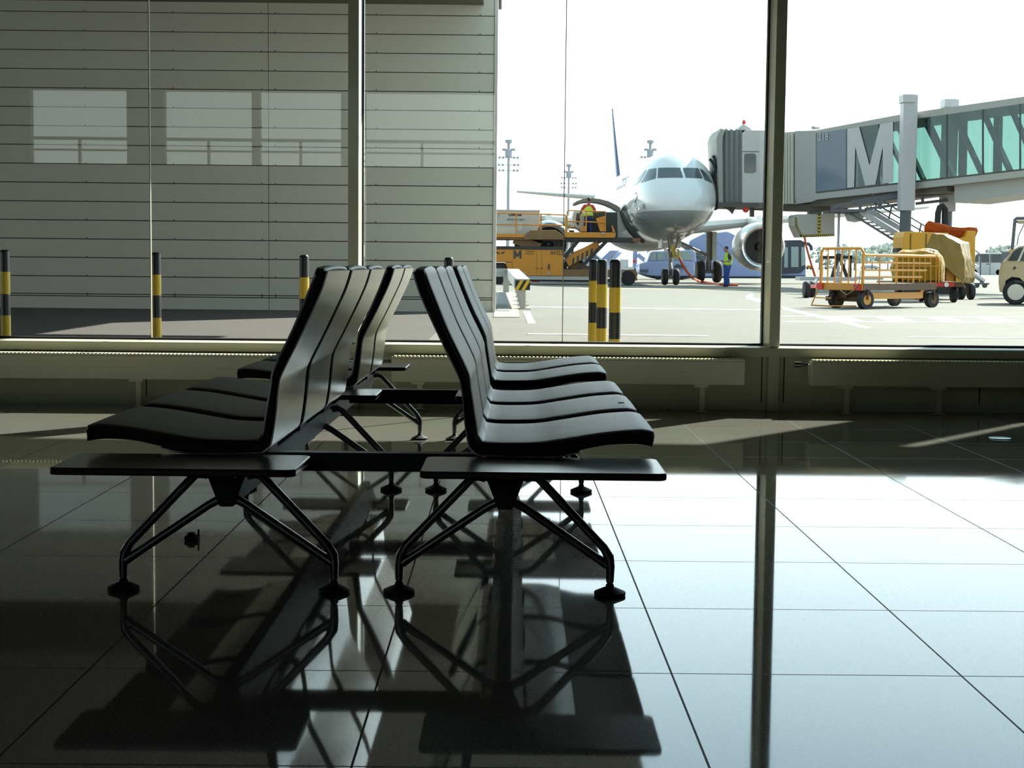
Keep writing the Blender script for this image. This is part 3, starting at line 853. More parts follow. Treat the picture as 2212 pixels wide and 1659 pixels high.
ch = MB()
for sg in (-1, 1):
    pass
obj('tail_fin', surf([(0, ZC + 1.75, 28.2, 35.2, .62), (0, ZC + 2.4, 29.4, 35.5, .55), (0, ZC + 7.0, 34.3, 37.2, .26)], True), M['tail_blue'], plane, smooth=50)
# nose gear
ns = 4.75
ng = obj('nose_gear_leg', MB().tube([(0, ns, 2.5), (0, ns, .95), (0, ns, .42)], [.11, .10, .07], 14), M['gearm'], plane)
obj('drag_brace', MB().tube([(-.28, ns - 1.1, 2.35), (-.03, ns, 1.25)], .06, 8), M['gearm'], ng)
obj('drag_brace', MB().tube([(.28, ns - 1.1, 2.35), (.03, ns, 1.25)], .06, 8), M['gearm'], ng)
obj('torque_link', MB().tube([(0, ns - .12, 1.0), (0, ns - .42, .75), (0, ns - .12, .50)], .05, 8), M['gearm'], ng)
obj('taxi_light_bar', MB().box(-.35, .35, ns - .2, ns - .05, 1.52, 1.66), M['bare'], ng, bevel=0.02)
for sg in (-1, 1):
    obj('nose_gear_door', MB().box(sg * .42 - .02, sg * .42 + .02, ns - .1, ns + 1.2, 1.7, 2.35), M['wing'], ng)
    w = MB().lathe([(.2, -.13), (.31, -.13), (.365, -.09), (.38, 0), (.365, .09), (.31, .13), (.2, .13)], (sg * .26, ns, .38), 'X', 28)
    obj('nose_wheel', w, M['tyre'], ng, smooth=50)
obj('axle', MB().cyl((-.3, ns, .38), (.3, ns, .38), .07, 10), M['gearm'], ng)
# hoses by the nose gear
t = thing('ground_power_cable', 'yellow and red cable drooping from the nose gear to the ground', 'cable', tuple(ground(1530, 617)))
Yh = 67.6
wobj('yellow_loop', MB().ptube([(1452, 528, Yh), (1452, 540, Yh), (1455, 552, Yh), (1460, 557.5, Yh), (1466, 555, Yh), (1467, 546, Yh), (1464, 538, Yh)], .05), M['hose_y'], t)
wobj('yellow_loop', MB().ptube([(1455, 528, Yh + .1), (1456, 542, Yh + .1), (1460, 552, Yh + .1), (1465, 554, Yh + .1), (1468, 549, Yh + .1), (1466, 540, Yh + .1)], .045), M['hose_y'], t)
g1, g2 = ground(1515, 614), ground(1556, 618)
wobj('red_hose', MB().tube([at(1467, 556, Yh), at(1475, 572, Yh), at(1485, 588, Yh), at(1496, 601, Yh), g1 + Vector((0, 0, .12)), g2 + Vector((0, 0, .06)), g2 + Vector((.8, .1, .05))], .055, 8), M['hose_r'], t)
# ------------------------------------------------------------------ cargo loader, containers, people
M['lo_yellow'] = mat('orange_yellow_paint', (0.64, 0.25, 0.022), 0.45, var=0.06, scale=1.5)
M['lo_rust'] = mat('worn_brown_orange_steel', (0.22, 0.12, 0.05), 0.65, var=0.45, scale=2.2)
M['lo_dark'] = mat('greasy_dark_steel', (0.035, 0.032, 0.03), 0.6, var=0.4, scale=3)
M['uld'] = mat('scuffed_aluminium_container', (0.50, 0.50, 0.46), 0.5, metal=0.2, var=0.22, scale=2.5)
M['uld_dark'] = mat('dark_container_curtain', (0.035, 0.04, 0.035), 0.6, var=0.3, scale=3)
M['ink'] = mat('dark_grey_lettering', (0.05, 0.05, 0.05), 0.6)
M['ink_brown'] = mat('brown_lettering', (0.22, 0.12, 0.03), 0.6)
M['silver'] = mat('silver_sill', (0.42, 0.42, 0.40), 0.4, metal=0.4)
M['red'] = mat('red_plastic', (0.60, 0.03, 0.025), 0.4)
M['skin'] = mat('skin', (0.42, 0.22, 0.15), 0.55, var=0.05)
M['skin_dark'] = mat('tanned_skin', (0.20, 0.09, 0.065), 0.55, var=0.05)
M['hair'] = mat('dark_hair', (0.02, 0.016, 0.014), 0.6)
M['vest'] = mat('lime_safety_vest', (0.50, 0.72, 0.05), 0.7, var=0.1)
M['vest_band'] = mat('pale_reflective_band', (0.62, 0.70, 0.45), 0.4)
M['shirt_red'] = mat('red_shirt', (0.48, 0.05, 0.05), 0.8)
M['shirt_navy'] = mat('navy_shirt', (0.02, 0.025, 0.06), 0.8)
M['trouser'] = mat('blue_work_trousers', (0.025, 0.06, 0.24), 0.8, var=0.2)
M['trouser_d'] = mat('dark_blue_work_trousers', (0.015, 0.025, 0.11), 0.8, var=0.2)
M['boot'] = mat('black_boots', (0.012, 0.012, 0.012), 0.5)

LY = 66.6
def px_text(body, xc, yc, hpx, Y, m, parent, bold=0.0, sx=1.0, name='lettering'):
    """letters hpx pixels tall (capitals) standing on a face at distance Y"""
    c = at(xc, yc, Y); size = hpx * Y / F / 0.70
    tm = text_mesh(body, size, 0.004, bold, sx=sx)
    tm.shift(c)
    return wobj(name, tm, m, parent, smooth=0)

def wheel(parent, c, r, w, axis, hub_m, name='wheel'):
    ty = wobj(name, MB().lathe([(r * .62, -w / 2), (r * .93, -w / 2), (r, -w * .35), (r, w * .35), (r * .93, w / 2), (r * .62, w / 2)], c, axis, 28), M['tyre'], parent, smooth=50)
    wobj('hub', MB().lathe([(.01, -w * .42), (r * .3, -w * .46), (r * .60, -w * .36), (r * .64, -w * .3), (r * .64, w * .3), (r * .6, w * .36), (r * .3, w * .46), (.01, w * .42)], c, axis, 20), hub_m, ty, smooth=40)
    return ty

lo = thing('cargo_loader', 'orange-yellow lift loader with lettered side panels beside the airliner', 'loader', tuple(ground(1200, 612)))
b = MB().pprism([(1020, 537.5), (1217, 539), (1217, 598), (1104, 598), (1092, 568.5), (1088, 566.5), (1020, 566.5)], LY, 2.8)
body = wobj('body', b, M['lo_yellow'], lo, bevel=0.02, smooth=0)
gp = MB()
for x in (1107, 1159.5, 1170):
    gp.pbox(x - .35, x + .35, 541, 597, LY - .012, .02)
gp.pbox(1067, 1107, 565.6, 566.2, LY - .012, .02).pbox(1107, 1217, 596, 596.6, LY - .012, .02)
wobj('panel_gap', gp, M['ink'], body, smooth=0)
wobj('top_edge', MB().pbox(1020, 1218, 533, 537.6, LY - .03, 2.7), M['lo_dark'], lo, smooth=0)
wobj('door_handle', MB().pbox(1184, 1187.6, 570.5, 582, LY - .04, .05), M['ink'], body, smooth=0)
hg = MB()
for x in (1158.5, 1162, 1168, 1171): hg.pbox(x - .8, x + .8, 578.5, 580.5, LY - .03, .04)
wobj('hinge', hg, M['ink'], body, smooth=0)
lk_ = MB()
for x in (1133, 1185.5): lk_.pbox(x - 2, x + 2, 588, 593, LY - .02, .03)
wobj('latch', lk_, M['silver'], body, smooth=0)
mm = MB()
for q in ([(1109.7, 541), (1113.9, 541), (1113.9, 558.5), (1109.7, 558.5)], [(1122.3, 541), (1126.5, 541), (1126.5, 558.5), (1122.3, 558.5)],
          [(1109.9, 541), (1114.2, 541), (1120.0, 554.5), (1116.2, 554.5)], [(1122.0, 541), (1126.3, 541), (1120.0, 554.5), (1116.2, 554.5)]):
    mm.pprism(q, LY - .012 - .001 * len(mm.f) / 6, .014)
wobj('lettering', mm, M['ink'], body, smooth=0)
px_text('AH22', 1202.5, 546.4, 9.0, LY - .01, M['ink'], body, 0.0, .92)
px_text('Flughafen', 1145.5, 543.0, 3.6, LY - .01, M['ink_brown'], body, 0.0)
px_text('M\u00fcnchen', 1144.5, 548.2, 3.6, LY - .01, M['ink_brown'], body, 0.0)
# winged W emblem
wg = MB()
for sg in (-1, 1):
    c = lambda x, y: (1080.7 + sg * x, y)
    for q in ([(1, 548.6), (3.2, 544.4), (4.2, 544.4), (2.4, 548.8)], [(2.4, 548.8), (4.6, 545.0), (5.6, 545.2), (3.6, 548.8)], [(3.5, 548), (4.6, 544.8), (10.3, 543.2), (8.6, 545.6)], [(4.4, 547.4), (5.2, 545.9), (8.8, 545.9), (6.8, 547.6)]):
        wg.pprism([c(*p) for p in q], LY - .012, .01)
wobj('winged_emblem', wg, M['ink'], body, smooth=0)
# wheel arch, wheels, lower sills
wobj('wheel_arch', MB().pprism([(1040, 567), (1088, 567), (1092, 569), (1104, 581), (1104, 598), (1040, 598)], LY + .25, 2.2), M['lo_dark'], lo, smooth=0)
c = at(1078, 596, LY + .35); wheel(lo, (c.x, c.y, GZ + .33), .33, .30, 'Y', M['lo_yellow'])
c = at(1357, 597, LY + .35); wheel(lo, (c.x, c.y, GZ + .33), .33, .30, 'Y', M['lo_dark'])
wobj('lower_sill', MB().pbox(1100, 1280, 598, 603.5, LY - .05, .3).pbox(1280, 1300, 598, 603.5, LY - .05, .3), M['silver'], lo, smooth=0)
wobj('underframe', MB().pbox(1100, 1345, 603.5, 607, LY + .1, 2.4), M['lo_dark'], lo, smooth=0)
wobj('front_chassis', MB().pbox(1217, 1345, 583, 598, LY + .1, 2.4), M['lo_rust'], lo, smooth=0)
wobj('front_bumper', MB().pprism([(1334, 584), (1370, 582), (1375, 586), (1377, 606), (1371, 606), (1369, 590), (1360, 584.5), (1345, 586), (1340, 600), (1334, 600)], LY + .2, .5).pbox(1366, 1374, 583, 603, LY + .7, 1.6), M['lo_rust'], lo, smooth=0)
# scissor arms
for dy in (0.0, 1.9):
    sa = MB().bar(at(1224, 566, LY + .4 + dy), at(1294, 529, LY + .4 + dy), .16, .42)
    ao = wobj('lift_arm', sa, M['lo_yellow'], lo, smooth=0)
    if dy == 0:
        sp_ = MB(); p0, p1 = at(1224, 566, LY + .4), at(1294, 529, LY + .4); d_ = (p1 - p0); n_ = Vector((-d_.z, 0, d_.x)).normalized()
        for k in range(5):
            a_ = p0 + d_ * (.10 + .14 * k); 
            sp_.prism([a_ - n_ * .20, a_ - n_ * .20 + d_ * .065, a_ + n_ * .02 + d_ * .15, a_ + n_ * .02 + d_ * .085], (0, -.1, 0))
        wobj('black_stripe', sp_, M['ink'], ao, smooth=0)
    wobj('lift_arm', MB().bar(at(1224, 566, LY + .62 + dy), at(1285, 590, LY + .62 + dy), .14, .36), M['lo_rust'], lo, smooth=0)
    wobj('strut', MB().bar(at(1219, 556, LY + .2 + dy), at(1249, 520, LY + .2 + dy), .12, .17), M['lo_dark'], lo, smooth=0)
    wobj('strut', MB().bar(at(1248, 585, LY + .2 + dy), at(1310, 521, LY + .2 + dy), .12, .16), M['lo_dark'], lo, smooth=0)
# rear deck
wobj('rear_deck', MB().pbox(1020, 1222, 508, 516.5, LY + .05, 2.8), M['lo_rust'], lo, smooth=0)
wobj('deck_edge', MB().pbox(1020, 1135, 505.5, 511.5, LY - .02, .12), M['lo_yellow'], lo, smooth=0)
wobj('belt_cover', MB().pprism([(1131, 511), (1138, 503), (1146, 497.5), (1201, 497), (1211, 503), (1218, 509), (1218, 518), (1131, 518)], LY - .06, .5), M['lo_rust'], lo, bevel=0.03, smooth=0)
wobj('lift_arm', MB().bar(at(1110, 516, LY + .3), at(1166, 536, LY + .3), .14, .42), M['lo_rust'], lo, smooth=0)
wobj('lift_arm', MB().bar(at(1110, 516, LY + 2.2), at(1166, 536, LY + 2.2), .14, .42), M['lo_rust'], lo, smooth=0)
wobj('machinery', MB().pbox(1111, 1175, 519, 534, LY + .8, 1.2), M['lo_dark'], lo, bevel=0.1, smooth=0)
wobj('mast', MB().pbox(1208, 1219, 505, 540, LY + .5, .5), M['lo_dark'], lo, smooth=0)
rr = .028
for (pts) in ([(1115, 460, LY), (1115, 508, LY)], [(1066, 460, LY), (1115, 461, LY), (1168, 462.4, LY), (1222, 464.5, LY)], [(1066, 485, LY), (1168, 486, LY), (1222, 487, LY)]):
    wobj('guard_rail', MB().ptube(pts, rr), M['lo_yellow'], lo)
wobj('rail_post', MB().pbox(1166.5, 1170.5, 463, 512, LY - .03, .1), M['lo_yellow'], lo, smooth=0)
wobj('rail_post', MB().pbox(1220, 1226.5, 465, 512, LY - .05, .16), M['lo_yellow'], lo, smooth=0)
# front bridge platform
wobj('front_deck', MB().pbox(1221, 1378, 513.5, 521, LY + .05, 2.8), M['lo_dark'], lo, smooth=0)
wobj('deck_tip', MB().pprism([(1366, 514.5), (1384, 514.5), (1384, 520), (1379, 524), (1374, 524), (1366, 520)], LY + .0, 2.6), M['lo_rust'], lo, smooth=0)
wobj('deck_side', MB().pprism([(1223, 501), (1330, 502.5), (1330, 510), (1327, 513.8), (1223, 513.0)], LY - .06, .14), M['lo_yellow'], lo, bevel=0.01, smooth=0)
wobj('work_lamp', MB().pbox(1299.5, 1306.5, 502, 505.5, LY - .12, .08), M['silver'], lo, smooth=0)
for pts in ([(1224, 478, LY), (1308, 480.5, LY)], [(1266.7, 456, LY), (1266, 500, LY)], [(1225, 470, LY), (1225, 457, LY), (1227.5, 454.6, LY), (1308, 457, LY), (1308, 500, LY)], [(1228, 490, LY), (1240, 490, LY)]):
    wobj('guard_rail', MB().ptube(pts, rr), M['lo_yellow'], lo)
wobj('control_panel', MB().pprism([(1287.5, 471.5), (1308, 466), (1308, 500), (1296.5, 500)], LY + .1, .35), M['lo_yellow'], lo, bevel=0.01, smooth=0)
wobj('wedge_plate', MB().pprism([(1321, 487), (1323, 487), (1329, 501), (1324, 501)], LY + .1, .3), M['lo_yellow'], lo, smooth=0)
wobj('side_box', MB().pbox(1256, 1267, 488, 500, LY + .3, .4), M['lo_yellow'], lo, smooth=0)
wobj('side_curtain', MB().pprism([(1334.5, 458), (1341, 457), (1353, 478), (1371, 484), (1334.5, 508)], LY + .7, .06), M['shieldc'], lo, smooth=0)
wobj('door_seal', MB().tube([at(1341, 457, LY + .6), at(1350, 478, LY + .6), at(1362, 497, LY + .6), at(1376, 512, LY + .6), at(1392, 523, LY + .6)], [.07, .10, .14, .13, .07], 8), M['lo_dark'], lo)

# containers on the loader
CYY = LY + .5
u = thing('cargo_container', 'grey aluminium cargo container with dark lettering on the loader deck', 'container', (at(1110, 508, CYY).x, CYY, at(1110, 508, CYY).z), 0, 'air cargo containers on the loader')
ub = wobj('shell', MB().pprism([(1050, 455), (1166, 456), (1166, 487), (1155, 507.6), (1050, 507.6)], CYY, 1.5), M['uld'], u, smooth=0)
wobj('top_rim', MB().pbox(1050, 1166.5, 453.6, 456.6, CYY - .03, 1.56).pbox(1066.5, 1069, 456, 507, CYY - .02, .03), M['silver'], u, smooth=0)
wobj('label_panel', MB().pbox(1070, 1118, 492, 506.5, CYY - .015, .02).pbox(1119.5, 1127.5, 482, 498, CYY - .012, .02), mat('pale_label', (0.66, 0.62, 0.50), 0.6), u, smooth=0)
px_text('Lufthansa', 1112.7, 464.0, 5.2, CYY - .01, M['ink'], ub, 0.006, 1.0)
px_text('AKH19912LH', 1113.7, 474.4, 4.6, CYY - .01, M['ink'], ub, 0.0, 1.02)
p = at(1072.5, 464, CYY); em = MB().tube([(p.x + .13 * math.cos(2 * math.pi * k / 24) - .0, CYY - .012, p.z + .10 * math.sin(2 * math.pi * k / 24)) for k in range(24)], .012, 6, cyc=True)
em.bar((p.x - .11, CYY - .012, p.z - .05), (p.x + .14, CYY - .012, p.z + .05), .02, .03)
wobj('round_emblem', em, M['silver'], ub)
CY2 = LY + .75
u2 = thing('cargo_container', 'dark curtained cargo container behind the worker on the loader platform', 'container', (at(1280, 508, CY2).x, CY2, at(1280, 512, CY2).z), 0, 'air cargo containers on the loader')
wobj('shell', MB().pprism([(1262, 457), (1334, 459), (1334, 513), (1262, 513)], CY2, 1.5), M['uld_dark'], u2, smooth=0)
wobj('rounded_end', MB().pprism([(1239, 456), (1262.5, 457), (1262.5, 513), (1253, 498), (1240, 489), (1236.5, 478), (1236.5, 468)], CY2 - .03, 1.45), M['uld'], u2, bevel=0.04, smooth=0)
wobj('handle_recess', MB().pprism([(1246, 461), (1250, 461), (1253, 476), (1249, 488), (1245, 483), (1244.5, 472)], CY2 - .05, .04), M['uld_dark'], u2, smooth=0)

# ------------------------------------------------------------------ people
FAT = 1.22
def skin(name, nodes, edges, m, parent, sub=2, root=0):
    """one continuous skinned surface grown on a joint skeleton: nodes = (point, radius or (rx, ry))"""
    me = bpy.data.meshes.new(name)
    me.from_pydata([tuple(n[0]) for n in nodes], edges, [])
    o = bpy.data.objects.new(name, me); COL.objects.link(o)
    sk = o.modifiers.new('skin', 'SKIN'); sk.use_smooth_shade = True; sk.branch_smoothing = 0.4
    ly = me.skin_vertices[0].data
    for i, n in enumerate(nodes):
        r = n[1] if isinstance(n[1], tuple) else (n[1], n[1])
        ly[i].radius = (r[0] * FAT, r[1] * FAT); ly[i].use_root = (i == root)
    sb = o.modifiers.new('sub', 'SUBSURF'); sb.levels = sub; sb.render_levels = sub
    dg = bpy.context.evaluated_depsgraph_get(); dg.update()
    me2 = bpy.data.meshes.new_from_object(o.evaluated_get(dg))
    me2.name = name
    o.modifiers.clear(); o.data = me2; bpy.data.meshes.remove(me)
    me2.materials.clear(); me2.materials.append(m)
    me2.polygons.foreach_set('use_smooth', [True] * len(me2.polygons))
    o.parent = parent
    return o

def person(root, J, mats, rest, facing):
    """J: joints in metres relative to the feet. facing: unit vector to the front of the chest."""
    f = Vector(facing); up = Vector((0, 0, 1))
    side = {s: J['sh_' + s] - J['neck'] for s in 'lr'}
    nodes = [(J['pelvis'], (.135, .105)), (J['waist'], (.125, .095)), (J['chest'], (.155, .115)), (J['neck'] - up * .03, (.075, .07)), (J['neck'] + up * .045, .055)]
    edges = [(0, 1), (1, 2), (2, 3), (3, 4)]
    hd = J['head']
    nodes += [(hd - up * .03 + f * .015, (.072, .080)), (hd + up * .045, (.078, .092)), (hd + up * .105 - f * .012, (.058, .068))]
    edges += [(4, 5), (5, 6), (6, 7)]
    for s in 'lr':
        b0 = len(nodes)
        nodes += [(J['sh_' + s], .062), (J['el_' + s], .043), (J['wr_' + s], .029), (J['ha_' + s], (.030, .020))]
        edges += [(2, b0), (b0, b0 + 1), (b0 + 1, b0 + 2), (b0 + 2, b0 + 3)]
        d = (J['ha_' + s] - J['wr_' + s]).normalized()
        w = d.cross(f if abs(d.dot(f)) < .8 else up).normalized()
        curl = J.get('curl_' + s, f * .3)
        for q, (off, ln) in enumerate(((-.026, .068), (-.009, .080), (.009, .076), (.026, .060))):
            a = len(nodes)
            p0 = J['ha_' + s] + w * off + d * .028
            p1 = p0 + (d + curl * .35).normalized() * ln * .55
            p2 = p1 + (d * .6 + curl).normalized() * ln * .5
            nodes += [(p0, .0095), (p1, .009), (p2, .0078)]
            edges += [(b0 + 3, a), (a, a + 1), (a + 1, a + 2)]
        a = len(nodes)
        t0 = J['wr_' + s] + d * .03 - w * .03
        nodes += [(t0, .012), (t0 + d * .035 - w * .02 + curl * .02, .0095), (t0 + d * .06 - w * .02 + curl * .04, .0085)]
        edges += [(b0 + 2, a), (a, a + 1), (a + 1, a + 2)]
    for s in 'lr':
        b0 = len(nodes)
        nodes += [(J['hip_' + s], .088), (J['kn_' + s], .056), (J['an_' + s], .036), (J['an_' + s] - up * .045 + f * .03, .038), (J['an_' + s] - up * .058 + f * .13, .030)]
        edges += [(0, b0), (b0, b0 + 1), (b0 + 1, b0 + 2), (b0 + 2, b0 + 3), (b0 + 3, b0 + 4)]
    body = skin('body', nodes, edges, mats['skin'], root)
    # hair cap, ears, nose, eyes, mouth
    hc = Vector(hd) + up * .045
    def ell(c, r, n=14):
        mb = MB(); rs = []
        for i in range(1, n):
            a = math.pi * i / n
            rs.append([Vector(c) + Vector((r[0] * math.sin(a) * math.cos(t), r[1] * math.sin(a) * math.sin(t), r[2] * math.cos(a))) for t in [2 * math.pi * k / 18 for k in range(18)]])
        return mb.loft(rs)
    obj('hair', ell(hc + up * .040 - f * .022, (.086, .096, .084)), mats['hair'], root, smooth=60)
    sd = f.cross(up)
    for q in (-1, 1):
        obj('ear', ell(hc + sd * q * .086 - f * .005 - up * .02, (.014, .02, .03), 8), mats['skin'], body)
        obj('eye', ell(hc + f * .085 + sd * q * .032 + up * .0, (.012, .012, .009), 8), mats['hair'], body)
    obj('nose', ell(hc + f * .098 - up * .03, (.014, .014, .024), 8), mats['skin'], body)
    obj('mouth', ell(hc + f * .086 - up * .068, (.018, .018, .006), 8), mats['lips'], body)
    # clothing: lofted sleeves of cloth round the trunk, skinned trouser legs and sleeves
    st = J.get('stout', 1.0)
    def trunk(name, secs, m, parent=root):
        rs = []
        for c, hw, hd_ in secs:
            rs.append([Vector(c) + sd * hw * math.cos(t) + f * hd_ * st * math.sin(t) for t in [2 * math.pi * k / 28 for k in range(28)]])
        return obj(name, MB().loft(rs), m, parent, smooth=80)
    pv, wa, chs, nk = J['pelvis'], J['waist'], J['chest'], J['neck']
    n2 = [(pv + up * .16, (.17, .14)), (pv + up * .04, (.172, .145)), (pv - up * .05, (.165, .14))]; e2 = [(0, 1), (1, 2)]
    for s in 'lr':
        a = len(n2)
        n2 += [(J['hip_' + s] - up * .04, .105 * st), (J['kn_' + s], .082 * st), (J['an_' + s] + up * .05, .072 * st), (J['an_' + s] - up * .03, .07 * st)]
        e2 += [(2, a), (a, a + 1), (a + 1, a + 2), (a + 2, a + 3)]
    skin('trousers', n2, e2, mats['trousers'], root)
    n3 = [(chs - up * .16, (.15, .12)), (chs - up * .02, (.17, .13)), (nk - up * .05, (.10, .09))]; e3 = [(0, 1), (1, 2)]
    for s in 'lr':
        a = len(n3); mid = J['sh_' + s].lerp(J['el_' + s], .5)
        n3 += [(J['sh_' + s], .078), (mid, .068), (J['sh_' + s].lerp(J['el_' + s], .92), .066)]; e3 += [(1, a), (a, a + 1), (a + 1, a + 2)]
    shirt = skin('shirt', n3, e3, mats['shirt'], root)
    v_ = trunk('safety_vest', [(pv + up * .02, .200, .150), (pv + up * .06, .205, .158), (wa, .198, .152), (chs - up * .06, .205, .150), (chs + up * .05, .185, .135), (nk - up * .07, .130, .100), (nk - up * .02, .085, .075)], mats['vest'])
    wc = wa - up * .02
    rg = [wc + sd * .2035 * math.cos(t) + f * .1575 * st * math.sin(t) for t in [2 * math.pi * k / 28 for k in range(28)]]
    obj('reflective_band', MB().loft([[p - up * .028 for p in rg], [p + up * .028 for p in rg]], False), mats['band'], v_, smooth=60)
    for s in 'lr':
        bo = [(J['an_' + s] + up * .05, .058), (J['an_' + s] - up * .035, .050), (J['an_' + s] - up * .045 + f * .14, .042)]
        skin('boot', bo, [(0, 1), (1, 2)], M['boot'], root)
V = Vector
M['lips'] = mat('lips', (0.30, 0.10, 0.08), 0.5)
# worker on the loader, seen from behind, arms apart
pb = at(1271, 503, LY + .42); deckz = at(1271, 513.6, LY + .05).z
pr = thing('person', 'person in lime vest and red shirt standing on the loader, seen from behind', 'person', (pb.x, LY + .42, deckz))
sc_ = 1.0
J = dict(pelvis=V((0, 0, .95)), waist=V((-.01, 0, 1.12)), chest=V((-.01, 0, 1.33)), neck=V((.0, .01, 1.50)), head=V((0.0, .03, 1.62)),
         sh_l=V((-.19, 0, 1.42)), el_l=V((-.34, .04, 1.16)), wr_l=V((-.43, .16, .94)), ha_l=V((-.45, .20, .86)),
         sh_r=V((.17, 0, 1.42)), el_r=V((.30, .06, 1.17)), wr_r=V((.42, .18, .97)), ha_r=V((.45, .23, .90)),
         hip_l=V((-.10, 0, .90)), kn_l=V((-.12, .02, .49)), an_l=V((-.12, 0, .085)), hip_r=V((.10, 0, .90)), kn_r=V((.11, .02, .49)), an_r=V((.11, 0, .085)))
person(pr, J, dict(skin=M['skin_dark'], hair=M['hair'], lips=M['lips'], trousers=M['trouser_d'], shirt=M['shirt_red'], vest=M['vest'], band=M['vest_band']), None, (0, 1, 0))
# worker by the engine, facing left, looking down at a handheld
pg_ = ground(1569, 619.5)
pr2 = thing('person', 'person in lime vest and blue trousers by the engine, looking down at a handheld', 'person', tuple(pg_))
J = dict(pelvis=V((.02, 0, .93)), waist=V((.05, 0, 1.10)), chest=V((.06, 0, 1.32)), neck=V((.02, 0, 1.49)), head=V((-.05, 0, 1.59)),
         sh_l=V((.05, -.18, 1.41)), el_l=V((.13, -.24, 1.13)), wr_l=V((-.10, -.12, 1.07)), ha_l=V((-.18, -.07, 1.08)),
         sh_r=V((.05, .18, 1.41)), el_r=V((.10, .24, 1.14)), wr_r=V((-.11, .12, 1.07)), ha_r=V((-.18, .07, 1.09)),
         hip_l=V((.01, -.10, .89)), kn_l=V((-.02, -.10, .48)), an_l=V((.04, -.09, .085)), hip_r=V((.03, .10, .89)), kn_r=V((.01, .11, .48)), an_r=V((.0, .10, .085)),
         stout=1.25, curl_l=V((0, .3, .2)), curl_r=V((0, -.3, .2)))
person(pr2, J, dict(skin=M['skin'], hair=M['hair'], lips=M['lips'], trousers=M['trouser'], shirt=M['shirt_navy'], vest=M['vest'], band=M['vest_band']), None, (-1, 0, 0))
hh = pg_ + V((-.25, 0, 1.11))
ph = thing('handheld', 'small dark handheld held by the person near the engine', 'phone', tuple(hh - V((0, 0, .01))))
wobj('case', MB().box(hh.x - .08, hh.x + .06, hh.y - .04, hh.y + .04, hh.z - .012, hh.z + .012), M['ink'], ph, bevel=0.004)
rm = ground(1157, 609.5)
wm = thing('red_chock', 'red wheel chock on the ground beside the loader', 'chock', tuple(rm))
wobj('wedge', MB().prism([rm + V((-.22, 0, 0)), rm + V((.22, 0, 0)), rm + V((.12, 0, .10)), rm + V((-.16, 0, .10))], (0, .3, 0)), M['red'], wm, bevel=0.01)
# ------------------------------------------------------------------ passenger boarding bridge
M['br_grey'] = mat('pale_grey_bridge_paint', (0.40, 0.40, 0.38), 0.5, var=0.04)
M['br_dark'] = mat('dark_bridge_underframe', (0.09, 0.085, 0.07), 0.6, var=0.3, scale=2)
M['br_white'] = mat('off_white_cab_panel', (0.55, 0.54, 0.53), 0.5)
M['bellows'] = mat('grey_folded_bellows', (0.26, 0.27, 0.27), 0.7, var=0.1)
M['bumper'] = mat('black_bumper', (0.015, 0.015, 0.018), 0.6)
M['cream_rib'] = mat('cream_corrugated_curtain', (0.52, 0.50, 0.44), 0.6)
M['steel_l'] = mat('pale_painted_steel', (0.50, 0.50, 0.52), 0.45)
M['steel_d'] = mat('dark_painted_steel', (0.10, 0.11, 0.13), 0.5)
M['letter'] = mat('pale_letter_foil', (0.55, 0.54, 0.55), 0.6)
M['chev'] = mat('yellow_chevron', (0.55, 0.42, 0.03), 0.6)
M['teal'] = glass_mat('teal_glazing', (0.58, 0.70, 0.67), (.8, .95, 1), 0.04)
M['blueglass'] = mat('blue_grey_glazing', (0.16, 0.20, 0.26), 0.15, spec=0.7)
BA = at(1700, 440, 67.0); BB = at(2212, 440, 56.0)
def Yb(px):
    d = ray(px, 500); k = d.x / d.y
    # point on the plan line BA-BB seen at that column
    dx, dy = BB.x - BA.x, BB.y - BA.y
    t = (BA.y * k - BA.x) / (dx - dy * k)
    return BA.y + dy * t
def b3(px, py): return at(px, py, Yb(px))
perp = Vector((11.0, BB.x - BA.x, 0)).normalized()
WID = perp * 2.5
bridge = thing('boarding_bridge', 'glazed boarding bridge with a big letter M reaching the airliner', 'bridge', tuple(ground(1965, 640) + Vector((0, 0, 0))))
def slab(name, pts, off, m, parent=bridge, base=0.0, **k):
    mb = MB().prism([b3(*p) + perp * base for p in pts], off)
    return wobj(name, mb, m, parent, smooth=0, **k)
# roof and floor beams of the tunnel
slab('roof_beam', [(1717, 283), (1762, 281.5), (1953, 245.5), (2230, 206), (2230, 221), (1975, 257), (1762, 288), (1717, 291)], WID, M['br_grey'])
slab('floor_beam', [(1717, 430), (1763, 417.5), (1953, 396.5), (2230, 364.5), (2230, 380), (1953, 411), (1763, 431), (1717, 440)], WID, M['br_grey'])
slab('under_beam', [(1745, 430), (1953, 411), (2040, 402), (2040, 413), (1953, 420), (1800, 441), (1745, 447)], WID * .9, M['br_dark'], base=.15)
slab('under_beam', [(2052, 400), (2230, 380), (2230, 414), (2052, 438)], WID * .8, M['br_grey'], base=.25)
slab('under_beam', [(1540, 440), (1745, 440), (1745, 455), (1640, 455), (1560, 452)], WID * .9, M['br_dark'], base=.15)
